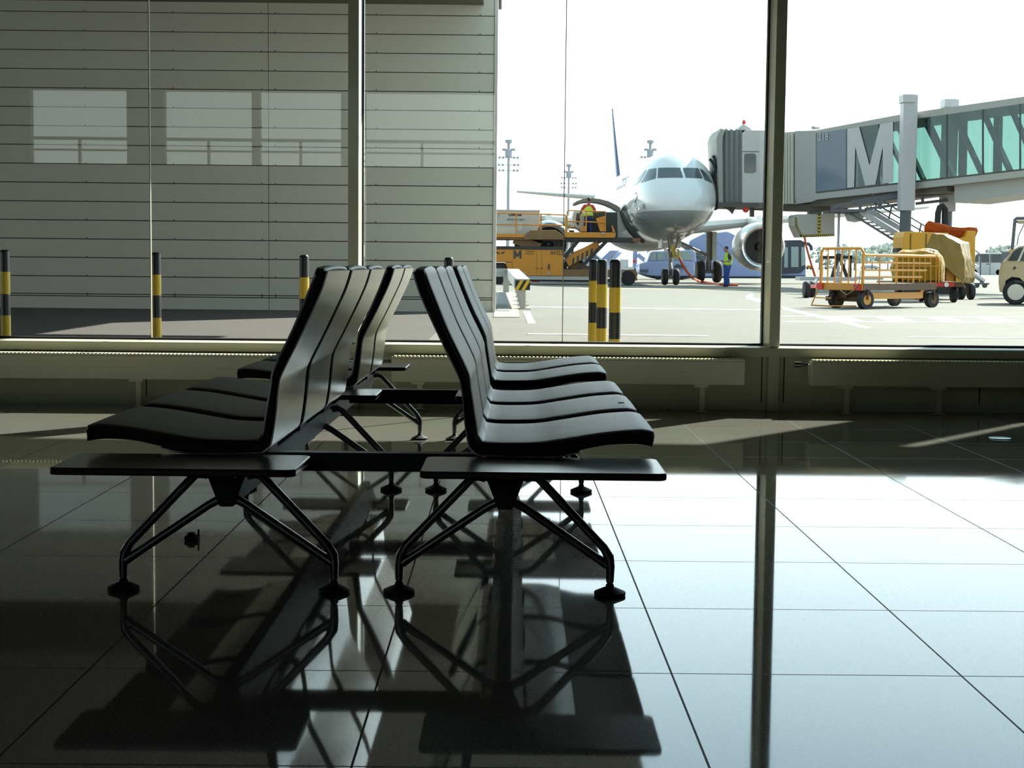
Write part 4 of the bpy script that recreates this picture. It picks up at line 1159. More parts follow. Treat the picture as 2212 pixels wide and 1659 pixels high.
# glazing, bay by bay, with mullions and inner diagonals
def lin(px, x0, y0, x1, y1): return y0 + (y1 - y0) * (px - x0) / (x1 - x0)
gt = lambda px: lin(px, 1763, 288, 2212, 223)
gb = lambda px: lin(px, 1763, 417, 2212, 366.5)
bays = [1763, 1829, 1898, 1955, 1976, 2045, 2122.5, 2203, 2290]
for k in range(len(bays) - 1):
    a, c = bays[k] + .6, bays[k + 1] - .6
    q = [(a, gt(a)), (c, gt(c)), (c, gb(c)), (a, gb(a))]
    slab('glass_panel', q, perp * .03, M['blueglass'] if k == 0 else M['teal'])
    slab('rear_glass_panel', q, perp * .03, M['teal'] if k else M['blueglass'], base=2.45)
    m_ = bays[k + 1]
    slab('mullion', [(m_ - .7, gt(m_)), (m_ + .7, gt(m_)), (m_ + .7, gb(m_)), (m_ - .7, gb(m_))], perp * .08, M['steel_d'], base=-.02)
for x0 in (1835, 1925, 1990, 2050, 2110, 2170):
    for base in (.35, 2.1):
        p = b3(x0, gt(x0) + 2) + perp * base; q = b3(x0 + 58, gb(x0 + 58) - 2) + perp * base
        wobj('diagonal_brace', MB().bar(p, q, .14, .20, perp), M['steel_d'], bridge, smooth=0)
for x0 in (2005, 2080, 2150):
    p = b3(x0, gt(x0) + 2) + perp * 2.0; q = b3(x0 - 2, gb(x0) - 2) + perp * 2.0
    wobj('inner_post', MB().bar(p, q, .28, .2, perp), M['steel_d'], bridge, smooth=0)
slab('inner_floor', [(1763, 414), (2230, 362), (2230, 366), (1763, 418)], WID, M['br_dark'])
# the letter M and the stand number on the glass
LM = [(1831, 278.5), (1857, 274.5), (1879.5, 358), (1902.5, 268), (1930, 263.5), (1930, 393.5), (1908, 396.3), (1908, 315), (1892, 398.5), (1870, 401), (1848.5, 317), (1846, 404), (1831, 406)]
lmb = MB()
for q in ([0, 1, 10, 12], [10, 11, 12], [1, 2, 9, 10], [2, 3, 7, 8], [2, 8, 9], [3, 4, 5, 7], [5, 6, 7]):
    lmb.prism([b3(*LM[i]) - perp * .02 for i in q], -perp * .01)
wobj('letter_m', lmb, M['letter'], bridge, smooth=0)
tm = text_mesh('218', .40, .004)
tm.xf(Matrix.Translation(b3(1779.5, 296.5) - perp * .03) @ Matrix.Rotation(math.atan2(BB.y - BA.y, BB.x - BA.x), 4, 'Z') @ Matrix.Scale(1.05, 4))
wobj('stand_number', tm, M['letter'], bridge, smooth=0)
tm = text_mesh('2', .34, .004)
tm.xf(Matrix.Translation(b3(1866.5, 302) + perp * .06) @ Matrix.Rotation(math.atan2(BB.y - BA.y, BB.x - BA.x), 4, 'Z') @ Matrix.Scale(-1.0, 4, (1, 0, 0)))
wobj('mirrored_number', tm, M['ink'], bridge, smooth=0)
# solid section and corrugated curtain near the rotating cab
slab('solid_section', [(1717, 284), (1762, 282), (1762, 431), (1752, 436), (1717, 441)], WID, M['br_grey'])
cm = MB()
for k in range(6):
    x = 1681 + 6.1 * k
    cm.ptube([(x, 287, Yb(x)), (x, 440, Yb(x))], .075, 8)
wobj('corrugated_curtain', cm, M['cream_rib'], bridge)
wobj('rounded_corner', MB().ptube([(1650, 288, 67.6), (1650, 441, 67.6)], .34, 24), M['br_white'], bridge)
slab('curtain_core', [(1650, 287), (1717, 284), (1717, 441), (1650, 442)], WID, M['br_grey'], base=.1)
# cab
CY = 67.2
wobj('cab_body', MB().pprism([(1603, 288), (1612, 281), (1652, 281), (1652, 440), (1603, 441)], CY, 2.6), M['br_white'], bridge, bevel=0.02, smooth=0)
wobj('cab_seam', MB().pbox(1603, 1640, 327.0, 327.8, CY - .015, .02), M['ink'], bridge, smooth=0)
cw_ = wobj('cab_window', MB().pprism([(1608, 334), (1611, 332), (1629, 331.5), (1633, 335), (1633, 369), (1629, 373), (1608, 372.5)], CY - .03, .06), M['cockpit'], bridge, bevel=0.01, smooth=0)
bl = MB(); L_ = []
for k in range(9):
    f_ = k / 8
    x = 1557 + (1603 - 1557) * f_
    top = 277 + 4 * abs(math.sin(k * 1.57)) + 2 * f_
    d = .0 if k % 2 == 0 else .16
    L_.append((x, top, d))
for k in range(8):
    x0, t0, d0 = L_[k]; x1, t1, d1 = L_[k + 1]
    a = [at(x0, t0, CY + d0), at(x1, t1, CY + d1), at(x1, 437, CY + d1), at(x0, 437, CY + d0)]
    bl.hexa(a, [p + Vector((0, 2.4, 0)) for p in a])
wobj('bellows', bl, M['bellows'], bridge, smooth=0)
fc = [at(x, y, CY - .1) for x, y in ((1559, 278), (1552, 287), (1547.5, 300), (1549, 330), (1551, 360), (1553, 437), (1562, 437), (1561, 360), (1560, 320), (1561, 295), (1567, 281))]
wobj('bellows_front', MB().prism(fc, (-.1, 2.3, 0)), M['shieldc'], bridge, smooth=0)
wobj('bumper', MB().pprism([(1545, 335), (1551, 345), (1553, 450), (1546, 455), (1541, 430), (1543, 380)], CY + .3, 1.0), M['bumper'], bridge, bevel=0.03, smooth=0)
for (a_, b_) in (((1533, 343), (1549, 362)), ((1537, 347), (1551, 372)), ((1540, 336), (1550, 356))):
    wobj('bumper_arm', MB().bar(at(*a_, CY + .2), at(*b_, CY + .2), .12, .12), M['bumper'], bridge, smooth=0)
wobj('canopy_flap', MB().pprism([(1496, 361), (1508, 343), (1518, 352), (1541, 390), (1543, 396), (1524, 372), (1512, 362)], CY + .9, .06), M['br_white'], bridge, smooth=0)
wobj('cab_roof', MB().pprism([(1592, 281), (1604, 268.5), (1607, 268.5), (1620, 276), (1625, 281.5)], CY + .4, 1.8), M['br_white'], bridge, smooth=0)
wobj('roof_lamp', MB().lathe([(.08, 0), (.08, .12), (.03, .2), (.005, .22)], at(1607, 268.5, CY + 1), 'Z', 12), M['red'], bridge)
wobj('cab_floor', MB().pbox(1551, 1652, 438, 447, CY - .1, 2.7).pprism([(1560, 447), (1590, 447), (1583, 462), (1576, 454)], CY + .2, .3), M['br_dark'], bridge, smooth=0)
wobj('cab_lamp', MB().lathe([(.02, -.16), (.13, -.1), (.13, .05), (.05, .1)], at(1611, 452, CY - .15), 'Z', 14), M['red'], bridge)
wobj('cab_pipe', MB().pbox(1621, 1630, 445, 468, CY + .4, .3), M['br_dark'], bridge, smooth=0)
# grey hanging box with chevrons
HY = 66.0
hb_ = wobj('hanging_box', MB().pprism([(1721, 463), (1803, 462), (1803, 510), (1730, 512.5), (1724, 500), (1718, 487), (1717, 470)], HY, 1.6), M['br_grey'], bridge, smooth=0)
chv = MB()
for k in range(6):
    y = 463.5 + 7.4 * k
    for sg in (-1, 1):
        chv.pprism([(1769.5, y + 3.2), (1769.5 + sg * 3.8, y), (1769.5 + sg * 3.8, y + 3.6), (1769.5, y + 6.8)], HY - .02, .02)
for k in range(17):
    x = 1731 + 4.2 * k
    chv.pprism([(x, 511.5 - k * .1), (x + 1.6, 511.5 - k * .1), (x + 3.6, 507 - k * .1), (x + 2.0, 507 - k * .1)], HY - .02, .02)
for k in range(8):
    f_ = k / 8; x = 1717.5 + 11 * f_ ** 1.5; y = 472 + 36 * f_
    chv.pprism([(x, y), (x + 3.5, y + 1.5), (x + 4, y + 3.6), (x + .6, y + 2.2)], HY - .02, .02)
wobj('yellow_chevrons', chv, M['chev'], hb_, smooth=0)
wobj('black_edging', MB().pbox(1765.7, 1773.3, 462.5, 509, HY - .012, .012).pprism([(1729, 507), (1803, 505.5), (1803, 510), (1730, 512.5)], HY - .012, .012).pprism([(1717, 470), (1721, 470), (1723, 487), (1733, 510), (1730, 512.5), (1724, 500), (1718, 487)], HY - .012, .012), M['ink'], hb_, smooth=0)
wobj('box_hanger', MB().pbox(1748, 1776, 448, 463, HY + .5, .5), M['br_grey'], bridge, smooth=0)
wobj('service_cable', MB().ptube([(1738, 512, HY + .2), (1741, 530, HY + .2), (1748, 556, HY + .2), (1761, 598, HY + .2)], .05), M['hose_r'], bridge)
# lift columns
def column(px, ytop, half, cap, ybot, ydark, Y, name='lift_column'):
    p0 = at(px - half, ytop, Y); p1 = at(px + half, ydark, Y); 
    w = p1.x - p0.x
    c = wobj(name, MB().box(p0.x, p1.x, Y, Y + w, p1.z, p0.z), M['steel_l'], bridge, bevel=0.02, smooth=0)
    q0 = at(px - cap, ytop - 1, Y - .08); q1 = at(px + cap, ytop + 17, Y - .08)
    wobj('column_cap', MB().box(q0.x, q1.x, Y - .08, Y + w + .08, q1.z, q0.z), M['steel_l'], c, bevel=0.02, smooth=0)
    r = w * .40
    xm = (p0.x + p1.x) / 2
    wobj('inner_leg', MB().cyl((xm, Y + w / 2, GZ + (0.6 if ybot else 0)), (xm, Y + w / 2, p1.z + .1), r, 16), M['steel_d'], c)
column(1964.5, 204, 11.5, 13, 1, 455, Yb(1964) - .75)
column(2054, 214, 10.5, 12.5, 1, 457, Yb(2054) + 2.2)
YY = Yb(1964) + .4
wobj('wheel_bogie', MB().box(at(1950, 600, YY).x, at(2080, 600, YY).x, YY - .4, YY + 1.6, GZ + .35, GZ + .8), M['lo_yellow'], bridge, smooth=0)
for x in (1965, 2062):
    c = at(x, 600, YY); wheel(bridge, (c.x, c.y + .6, GZ + .5), .5, .4, 'Y', M['lo_yellow'])
# black hose hoops by the columns
for dx in (0, 9):
    wobj('hose_hoop', MB().ptube([(2023 + dx * .3, 500, Yb(2030)), (2025 + dx * .3, 460, Yb(2030)), (2029, 447 + dx * .3, Yb(2030)), (2036, 444 + dx * .2, Yb(2030)), (2043 - dx * .3, 452, Yb(2030)), (2045 - dx * .3, 500, Yb(2030))], .10), M['bumper'], bridge)
# service walkway rails under the tunnel and the access stair
for (a_, b_) in (((1795, 449), (1953, 425)), ((1840, 436), (1953, 417)), ((1978, 424), (2048, 417)), ((1978, 440), (2048, 432)), ((1795, 455), (1870, 455)), ((1868, 452), (1953, 440))):
    ya = Yb(1960) + .2
    wobj('walkway_rail', MB().bar(at(*a_, ya), at(*b_, ya), .09, .12), M['steel_d'], bridge, smooth=0)
for x, y0, y1 in ((1902, 424, 452), (1949, 417, 446), (1993, 422, 440), (1818, 445, 460), (1858, 434, 458)):
    ya = Yb(1960) + .2
    wobj('walkway_post', MB().bar(at(x, y0, ya), at(x, y1, ya), .10, .10), M['steel_d'], bridge, smooth=0)
SY = Yb(1955) + .3
wobj('walkway_deck', MB().pbox(1790, 1868, 455, 460, SY, 1.2), M['br_dark'], bridge, smooth=0)
wobj('stair_stringer', MB().bar(at(1838, 461, SY), at(1951, 531, SY), .10, .08), M['steel_d'], bridge, smooth=0)
wobj('stair_stringer', MB().bar(at(1858, 456, SY), at(1955, 517, SY), .10, .22), M['steel_l'], bridge, smooth=0)
wobj('stair_stringer', MB().bar(at(1870, 450, SY + 1.0), at(1955, 500, SY + 1.0), .10, .20), M['steel_l'], bridge, smooth=0)
for k in range(10):
    f_ = k / 9.5
    a_ = at(1848 + 100 * f_, 464 + 63 * f_, SY + .03)
    wobj('stair_tread', MB().box(a_.x, a_.x + .34, SY + .03, SY + 1.0, a_.z + .05, a_.z + .10), M['steel_l'], bridge, smooth=0)
for dy, o_ in ((1.0, 0), (1.0, 15), (1.0, 28)):
    wobj('hand_rail', MB().ptube([(1880, 418 + o_, SY + dy), (2018, 500 + o_, SY + dy)], .03), M['steel_d'], bridge)
for x in (1896, 1926, 1990):
    y = 418 + (x - 1880) * 82 / 138
    wobj('rail_post', MB().ptube([(x, y, SY + 1.0), (x - 8, y + 36, SY + 1.0)], .035), M['steel_d'], bridge)
# cabinet lamp under the walkway
wobj('flood_lamp', MB().lathe([(.01, -.28), (.30, -.22), (.40, 0), (.38, .1), (.01, .12)], at(1846, 466, SY + .5), 'Z', 18), M['steel_l'], bridge)
# roof boxes further along the tunnel
wobj('roof_vent', MB().prism([b3(1760, 278), b3(1753, 279), b3(1753, 274), b3(1756, 272), b3(1760, 274)], perp * .3), M['br_grey'], bridge, smooth=0)
# ------------------------------------------------------------------ vehicles and gear on the apron
M['tr_orange'] = mat('orange_trolley_paint', (0.62, 0.27, 0.03), 0.45, var=0.12, scale=3)
M['tr_dark'] = mat('brown_black_trolley_frame', (0.10, 0.055, 0.025), 0.6, var=0.4, scale=4)
M['tr_deck'] = mat('worn_pale_deck', (0.40, 0.33, 0.22), 0.5, var=0.2)
M['tarp_y'] = mat('shiny_yellow_tarpaulin', (0.34, 0.19, 0.008), 0.4, spec=0.25, var=0.35, scale=3, bump=1.0, bscale=6)
M['tarp_b'] = mat('dusty_beige_tarpaulin', (0.22, 0.145, 0.035), 0.42, spec=0.3, var=0.3, scale=2.5, bump=1.0, bscale=5)
M['tarp_o'] = mat('orange_red_rolled_tarpaulin', (0.50, 0.11, 0.03), 0.5, var=0.3, scale=3, bump=0.6, bscale=5)
M['box_or'] = mat('orange_service_cabinet', (0.70, 0.33, 0.02), 0.45, var=0.08)
M['car'] = mat('champagne_car_paint', (0.52, 0.42, 0.27), 0.25, metal=0.3, var=0.02, coat=0.8)
M['carglass'] = mat('dark_car_glass', (0.05, 0.06, 0.07), 0.08, spec=0.8)
M['van'] = mat('white_van_paint', (0.62, 0.63, 0.62), 0.35, coat=0.4)
M['blue_v'] = mat('light_blue_vehicle_paint', (0.27, 0.34, 0.58), 0.45, coat=0.2, var=0.05)
M['blue_d'] = mat('dark_bus_front', (0.03, 0.04, 0.06), 0.3)
M['bus_blue'] = mat('violet_blue_bus_paint', (0.26, 0.31, 0.52), 0.45, coat=0.3)
M['pale_glass'] = mat('pale_green_cab_glass', (0.25, 0.34, 0.32), 0.15, spec=0.8)
M['mast'] = mat('grey_mast', (0.42, 0.44, 0.50), 0.5)
M['leaf'] = mat('haze_paled_leaves', (0.52, 0.58, 0.54), 0.9, var=0.12, scale=0.5, spec=0.0)  # distance haze is put into the leaf colour: pale, grey and translucent
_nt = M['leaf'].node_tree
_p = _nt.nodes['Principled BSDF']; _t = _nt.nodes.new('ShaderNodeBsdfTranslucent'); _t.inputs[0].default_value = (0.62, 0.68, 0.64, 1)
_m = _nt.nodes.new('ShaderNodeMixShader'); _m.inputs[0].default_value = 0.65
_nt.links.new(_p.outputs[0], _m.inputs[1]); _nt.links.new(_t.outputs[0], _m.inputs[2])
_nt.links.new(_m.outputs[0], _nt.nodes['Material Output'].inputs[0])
M['bark'] = mat('grey_bark', (0.2, 0.19, 0.18), 0.9)
M['foil'] = mat('silver_pipe', (0.6, 0.6, 0.6), 0.3, metal=0.8)

# front baggage trolley with a rack at its left end
TZ = GZ
c0, c1, c2 = ground(1768, 664), ground(1862, 668), ground(2020, 664)
ex = (c1 - c0); ey = (c2 - c1); ex.z = ey.z = 0
W_, L2 = ex.length, ey.length
ux, uy = ex.normalized(), ey.normalized()
tr1 = thing('baggage_trolley', 'empty orange baggage trolley with slatted end rack and side bars, nearest of the trolleys', 'trolley', tuple(c1), 0, 'baggage trolleys on the apron')
def tp(a, b, z): return c0 + ux * (W_ * a) + uy * (L2 * b) + Vector((0, 0, z))
dz = .52
def qd(a0, a1, b0, b1, z0, z1): 
    return MB().hexa([tp(a0, b0, z0), tp(a1, b0, z0), tp(a1, b1, z0), tp(a0, b1, z0)], [tp(a0, b0, z1), tp(a1, b0, z1), tp(a1, b1, z1), tp(a0, b1, z1)])
wobj('deck', qd(0, 1, 0, 1, dz - .03, dz + .02), M['tr_deck'], tr1, smooth=0)
wobj('deck_frame', qd(-.01, 1.01, -.01, .03, dz - .12, dz + .03), M['tr_orange'], tr1, smooth=0)
wobj('deck_frame', qd(.97, 1.02, 0, 1, dz - .12, dz + .03), M['tr_dark'], tr1, smooth=0)
wobj('deck_frame', qd(-.01, .03, 0, 1, dz - .12, dz + .03), M['tr_orange'], tr1, smooth=0)
er = MB().tube([tp(.02, .01, dz), tp(.02, .01, dz + .70), tp(.07, .01, dz + .78), tp(.93, .01, dz + .78), tp(.98, .01, dz + .70), tp(.98, .01, dz)], .032, 10)
rk = wobj('end_rack', er, M['tr_orange'], tr1)
for a in (.18, .34, .5, .66, .82):
    wobj('rack_bar', MB().tube([tp(a, .01, dz), tp(a, .01, dz + .77)], .016, 8), M['tr_orange'], rk)
for k, z in enumerate((.64, .48, .32, .17)):
    wobj('side_bar', MB().tube([tp(.99, .01, dz + z), tp(.99, .98 - .06 * k, dz + z)], .020 if k else .030, 8), M['tr_orange'], tr1)
for b in (.22, .45, .68):
    wobj('side_post', MB().tube([tp(.99, b, dz), tp(.99, b, dz + .60)], .016, 8), M['tr_orange'], tr1)
wobj('under_beam', MB().bar(tp(.9, .05, .28), tp(.9, .85, .28), .12, .14), M['tr_orange'], tr1, smooth=0)
wobj('under_beam', MB().bar(tp(.9, .06, .46), tp(.9, .16, .22), .10, .10), M['tr_orange'], tr1, smooth=0)
wobj('under_beam', MB().bar(tp(.9, .88, .46), tp(.9, .78, .22), .10, .10), M['tr_orange'], tr1, smooth=0)
wobj('axle_beam', MB().bar(tp(.05, .1, .20), tp(.98, .1, .20), .18, .10), M['tr_dark'], tr1, smooth=0)
wobj('turntable', qd(.15, .55, .05, .3, .22, .40), M['tr_dark'], tr1, smooth=0)
wobj('tow_frame', MB().tube([tp(.02, -.02, .42), tp(-.02, -.08, .05), tp(.45, -.08, .05), tp(.95, -.05, .07)], .018, 6), M['tr_orange'], tr1)
wobj('tow_step', MB().tube([tp(.0, -.04, .22), tp(.4, -.06, .22)], .014, 6), M['tr_orange'], tr1)
for a in (.0, .86):
    wobj('reflector', qd(a - .02, a + .12, -.025, -.01, dz - .12, dz + .02), M['red'], tr1, smooth=0)
wobj('loose_cord', MB().tube([tp(.55, -.02, dz + .7), tp(.5, -.03, dz + .2), tp(.55, -.03, dz - .12), tp(.7, -.03, dz - .22), tp(.85, -.03, dz - .12), tp(.97, -.03, dz + .05), tp(.98, -.02, dz + .3)], .009, 6), M['tr_deck'], tr1)
def cast(a, b, r, hub):
    p = tp(a, b, 0); n = ux
    ty = wobj('wheel', MB().tube([p + Vector((0, 0, r)) - ux * .06, p + Vector((0, 0, r)) + ux * .06], r, 24), M['tyre'], tr1, smooth=40)
    wobj('hub', MB().tube([p + Vector((0, 0, r)) - ux * .066, p + Vector((0, 0, r)) + ux * .066], r * .55, 18), hub, ty, smooth=40)
    wobj('wheel_fork', MB().bar(p + Vector((0, 0, r)) + ux * .07, p + Vector((0, 0, .42)) + ux * .07, .03, .08), M['tr_dark'], ty, smooth=0)
cast(.30, .06, .19, M['tr_dark']); cast(.98, .05, .20, M['tr_orange']); cast(.55, .32, .16, M['foil']); cast(.96, .97, .18, M['tr_dark']); cast(.1, .97, .17, M['tr_dark'])

crumple = bpy.data.textures.new('crumple', 'CLOUDS'); crumple.noise_scale = 0.34; crumple.noise_depth = 3
def lump(name, pts_rings, m, parent, amp=.12, simple=True, **k):
    o = wobj(name, MB().loft(pts_rings), m, parent, smooth=180)
    s_ = o.modifiers.new('sub', 'SUBSURF'); s_.subdivision_type = 'SIMPLE'; s_.levels = 4; s_.render_levels = 4
    d_ = o.modifiers.new('folds', 'DISPLACE'); d_.texture = crumple; d_.strength = amp; d_.mid_level = 0.5; d_.texture_coords = 'LOCAL'
    s2 = o.modifiers.new('soft', 'SMOOTH'); s2.factor = 0.6; s2.iterations = 3
    return o
# trolley under a tied yellow sheet
Y2 = 39.5
p = ground(1985, 652)
tr2 = thing('baggage_trolley', 'baggage trolley wrapped in a shiny yellow sheet, just behind the empty one', 'trolley', (p.x, Y2, GZ), 0, 'baggage trolleys on the apron')
def pr(pts, Y): return [at(x, y, Y) for x, y in pts]
outl = [(1925, 578), (1931, 552), (1945, 542), (1975, 541), (2003, 537.5), (2022, 543), (2034, 556), (2038, 575), (2036, 608), (1990, 610), (1950, 608), (1929, 606)]
def sc(pts, f, dx=0, dy=0):
    cx, cy = 1982, 585
    return [(cx + (x - cx) * f + dx, cy + (y - cy) * f + dy) for x, y in pts]
lump('yellow_sheet', [pr(sc(outl, .90), Y2 - .05), pr(outl, Y2 + .12), pr(sc(outl, 1.02), Y2 + .6), pr(sc(outl, .98, 4, -1), Y2 + 1.2), pr(sc(outl, .85, 6, 2), Y2 + 1.5)], M['tarp_y'], tr2)
wobj('deck', MB().pbox(1926, 2078, 609, 617, Y2 - .1, 1.6), M['tr_dark'], tr2, smooth=0)
wobj('red_board', MB().pbox(2003, 2062, 611, 619, Y2 - .14, .05).pbox(1760, 1762, 611, 612, Y2 + .5, .02), M['red'], tr2, smooth=0)
wobj('board_lamp', MB().lathe([(.06, -.03), (.06, 0), (.01, .0)], at(2044, 615, Y2 - .15), 'Y', 14), M['foil'], tr2)
rk2 = MB()
for x in range(1938, 2034, 12):
    rk2.ptube([(x, 551, Y2 - .12), (x, 610, Y2 - .12)], .018, 6)
rk2.ptube([(1934, 610, Y2 - .12), (1935, 556, Y2 - .12), (1941, 550, Y2 - .12), (2020, 551, Y2 - .12), (2028, 558, Y2 - .12), (2028, 610, Y2 - .12)], .022, 8)
rk2.ptube([(1934, 575, Y2 - .12), (2028, 575, Y2 - .12)], .018, 6)
wobj('side_rack', rk2, M['tr_orange'], tr2)
for x in (2016, 2060):
    c = at(x, 640, Y2 + .2); wheel(tr2, (c.x, c.y, GZ + .21), .21, .12, 'X', M['tr_dark'])
for x in (1940, 1990):
    c = at(x, 640, Y2 + 1.0); wheel(tr2, (c.x, c.y, GZ + .21), .21, .12, 'X', M['tr_dark'])
# tall trolley under a dusty sheet
Y3 = 43.0
p = ground(2060, 645)
tr3 = thing('baggage_trolley', 'tall baggage trolley draped with a dusty beige sheet, beside the yellow one', 'trolley', (p.x, Y3, GZ), 0, 'baggage trolleys on the apron')
o1 = [(1996, 540), (2012, 507), (2018, 505.5), (2040, 507), (2072, 527), (2083, 560), (2084, 600), (2080, 611), (2040, 575), (2005, 560)]
o2 = [(1999, 540), (2020, 506), (2030, 506), (2058, 510), (2090, 524), (2098, 560), (2102, 600), (2098, 614), (2046, 580), (2010, 560)]
lump('beige_sheet', [pr(o1, Y3), pr([(x + 1, y - .5) for x, y in o1], Y3 + .15), pr(o2, Y3 + 1.4), pr([(x + 2, y + 2) for x, y in o2], Y3 + 1.6)], M['tarp_b'], tr3)
wobj('crate', MB().pbox(2000, 2066, 562, 612, Y3 + .25, 1.2), M['tr_orange'], tr3, smooth=0)
for x in (2022, 2044, 2064):
    wobj('crate_post', MB().pbox(x - 1.5, x + 1.5, 562, 614, Y3 + .18, .08), M['tr_dark'], tr3, smooth=0)
wobj('deck', MB().pbox(1990, 2084, 612, 619, Y3 + .1, 1.5), M['tr_dark'], tr3, smooth=0)
for x, r in ((2076, .22), (2097, .24)):
    c = at(x, 640, Y3 + .5); wheel(tr3, (c.x, c.y, GZ + r), r, .14, 'X', M['tr_dark'])
for x, r in ((2005, .22),):
    c = at(x, 640, Y3 + .9); wheel(tr3, (c.x, c.y, GZ + r), r, .14, 'X', M['tr_dark'])
wobj('axle_beam', MB().pbox(2070, 2100, 622, 634, Y3 + .45, .14), M['tr_dark'], tr3, smooth=0)
# orange service cabinet with rolled red sheet
Y4 = 52.0
p = ground(2030, 628)
cabn = thing('service_cabinet', 'tall orange cabinet behind the trolleys with a rolled red sheet on top', 'cabinet', (p.x, Y4, GZ))
wobj('cabinet_body', MB().pprism([(1951, 512), (1955, 500), (2050, 503), (2050, 600), (1951, 600)], Y4, 1.4), M['box_or'], cabn, bevel=0.03, smooth=0)
wobj('cabinet_body', MB().pprism([(2050, 520), (2085, 512), (2090, 498), (2108, 499), (2106, 600), (2104, 612), (2050, 612)], Y4, 1.4), M['box_or'], cabn, bevel=0.03, smooth=0)
wobj('door_seam', MB().pbox(1966, 1966.8, 505, 590, Y4 - .02, .03).pbox(1999.5, 2000.3, 505, 590, Y4 - .02, .03), M['tr_dark'], cabn, smooth=0)
wobj('foot', MB().box(at(1955, 600, Y4).x, at(2104, 600, Y4).x, Y4 + .2, Y4 + 1.3, GZ, at(1955, 598, Y4).z), M['lo_dark'], cabn, smooth=0)
def rg(x, y, r, Y, ang):
    c = at(x, y, Y); return [c + Vector((r * math.cos(t) * math.sin(ang), r * .9 * math.cos(t + 1.57), r * math.sin(t))) for t in [2 * math.pi * k / 10 for k in range(10)]]
lump('rolled_sheet', [rg(2000, 490, .12, Y4 + .4, .5), rg(2003, 491, .22, Y4 + .4, .5), rg(2018, 494, .21, Y4 + .4, .5), rg(2045, 504, .25, Y4 + .4, .5), rg(2066, 510, .30, Y4 + .4, .5), rg(2085, 507, .27, Y4 + .4, .5), rg(2104, 505, .22, Y4 + .4, .5), rg(2107, 505, .12, Y4 + .4, .5)], M['tarp_o'], cabn)
wobj('side_bracket', MB().pbox(1937, 1951, 536, 545, Y4 + .2, .6), M['lo_dark'], cabn, smooth=0)
# chute with castors right of the cabinet
p = ground(2150, 622)
ch_ = thing('tow_bar', 'silver tow bar resting on small castors behind the trolleys', 'tow bar', tuple(p))
yq = p.y
wobj('tube', MB().ptube([(2100, 590, yq), (2126, 607, yq)], .13, 14), M['foil'], ch_)
wobj('tube', MB().ptube([(2100, 570, yq), (2113, 577, yq)], .06, 10), M['foil'], ch_)
wobj('frame', MB().bar(at(2096, 612.5, yq), at(2135, 613, yq), .3, .07), M['steel_d'], ch_, smooth=0)
for x in (2110, 2127):
    c = at(x, 618, yq); wobj('castor', MB().lathe([(.02, -.06), (.115, -.06), (.115, .06), (.02, .06)], (c.x, yq, GZ + .115), 'Y', 18), M['steel_d'], ch_)
    wobj('castor_stem', MB().cyl((c.x, yq, GZ + .1), (c.x, yq, at(x, 613, yq).z), .03, 8), M['steel_d'], ch_)
wobj('hoop', MB().ptube([(2105, 540, yq), (2113, 545, yq), (2118, 556, yq), (2118, 612, yq)], .03, 8), M['steel_d'], ch_)

# thin post and three-legged jack stand behind the empty trolley
Yj = 50.0
p = ground(1808, 637)
js = thing('jack_stand', 'dark three-legged jack stand with a tall grey post behind the empty trolley', 'stand', (p.x, Yj, GZ))
wobj('post', MB().ptube([(1811.5, 530, Yj), (1811.5, 551, Yj)], .07, 12), M['mast'], js)
wobj('collar', MB().pbox(1805, 1818, 548, 558, Yj - .1, .2), M['bumper'], js, bevel=0.02, smooth=0)
for a_, b_ in (((1811, 552), (1797, 600)), ((1812, 552), (1830, 600)), ((1806, 556), (1776, 556)), ((1816, 556), (1840, 556))):
    wobj('leg', MB().bar(at(*a_, Yj), at(*b_, Yj), .10, .10), M['bumper'], js, smooth=0)
for x in (1776, 1838):
    wobj('leg', MB().pbox(x - 2.4, x + 2.4, 552, 600, Yj - .05, .12), M['bumper'], js, smooth=0)
zl = at(1800, 600, Yj).z
wobj('base_plate', MB().pbox(1728, 1852, 599, 606, Yj - .2, .8), M['steel_l'], js, smooth=0)
wobj('base_plate', MB().pbox(1852, 1908, 598, 604, Yj - .2, .5), M['steel_l'], js, smooth=0)
for x in (1742, 1768):
    c = at(x, 630, 43.6); wheel(js, (c.x, 43.6 if x == 1742 else 44.6, GZ + .24), .24, .16, 'X', M['tr_dark'])
wobj('axle', MB().bar(at(1742, 620, 43.7), at(1770, 618, 44.6), .08, .08), M['red'], js, smooth=0)
wobj('axle', MB().bar(at(1755, 619, 44.1), at(1765, 603, Yj), .08, .10), M['steel_d'], js, smooth=0)
pole_p = ground(1811, 590)
gpole = thing('bridge_pole', 'slim grey pole hanging below the bridge behind the trolley', 'pole', (at(1812, 500, 62).x, 62, at(1812, 500, 62).z))
wobj('shaft', MB().ptube([(1812.5, 458, 62.0), (1810.5, 535, 62.0), (1810, 588, 62.0)], .055, 12), M['mast'], gpole)
wobj('foot', MB().box(at(1810, 590, 62).x - .12, at(1810, 590, 62).x + .12, 61.9, 62.1, GZ, at(1810, 587, 62).z), M['mast'], gpole, smooth=0)

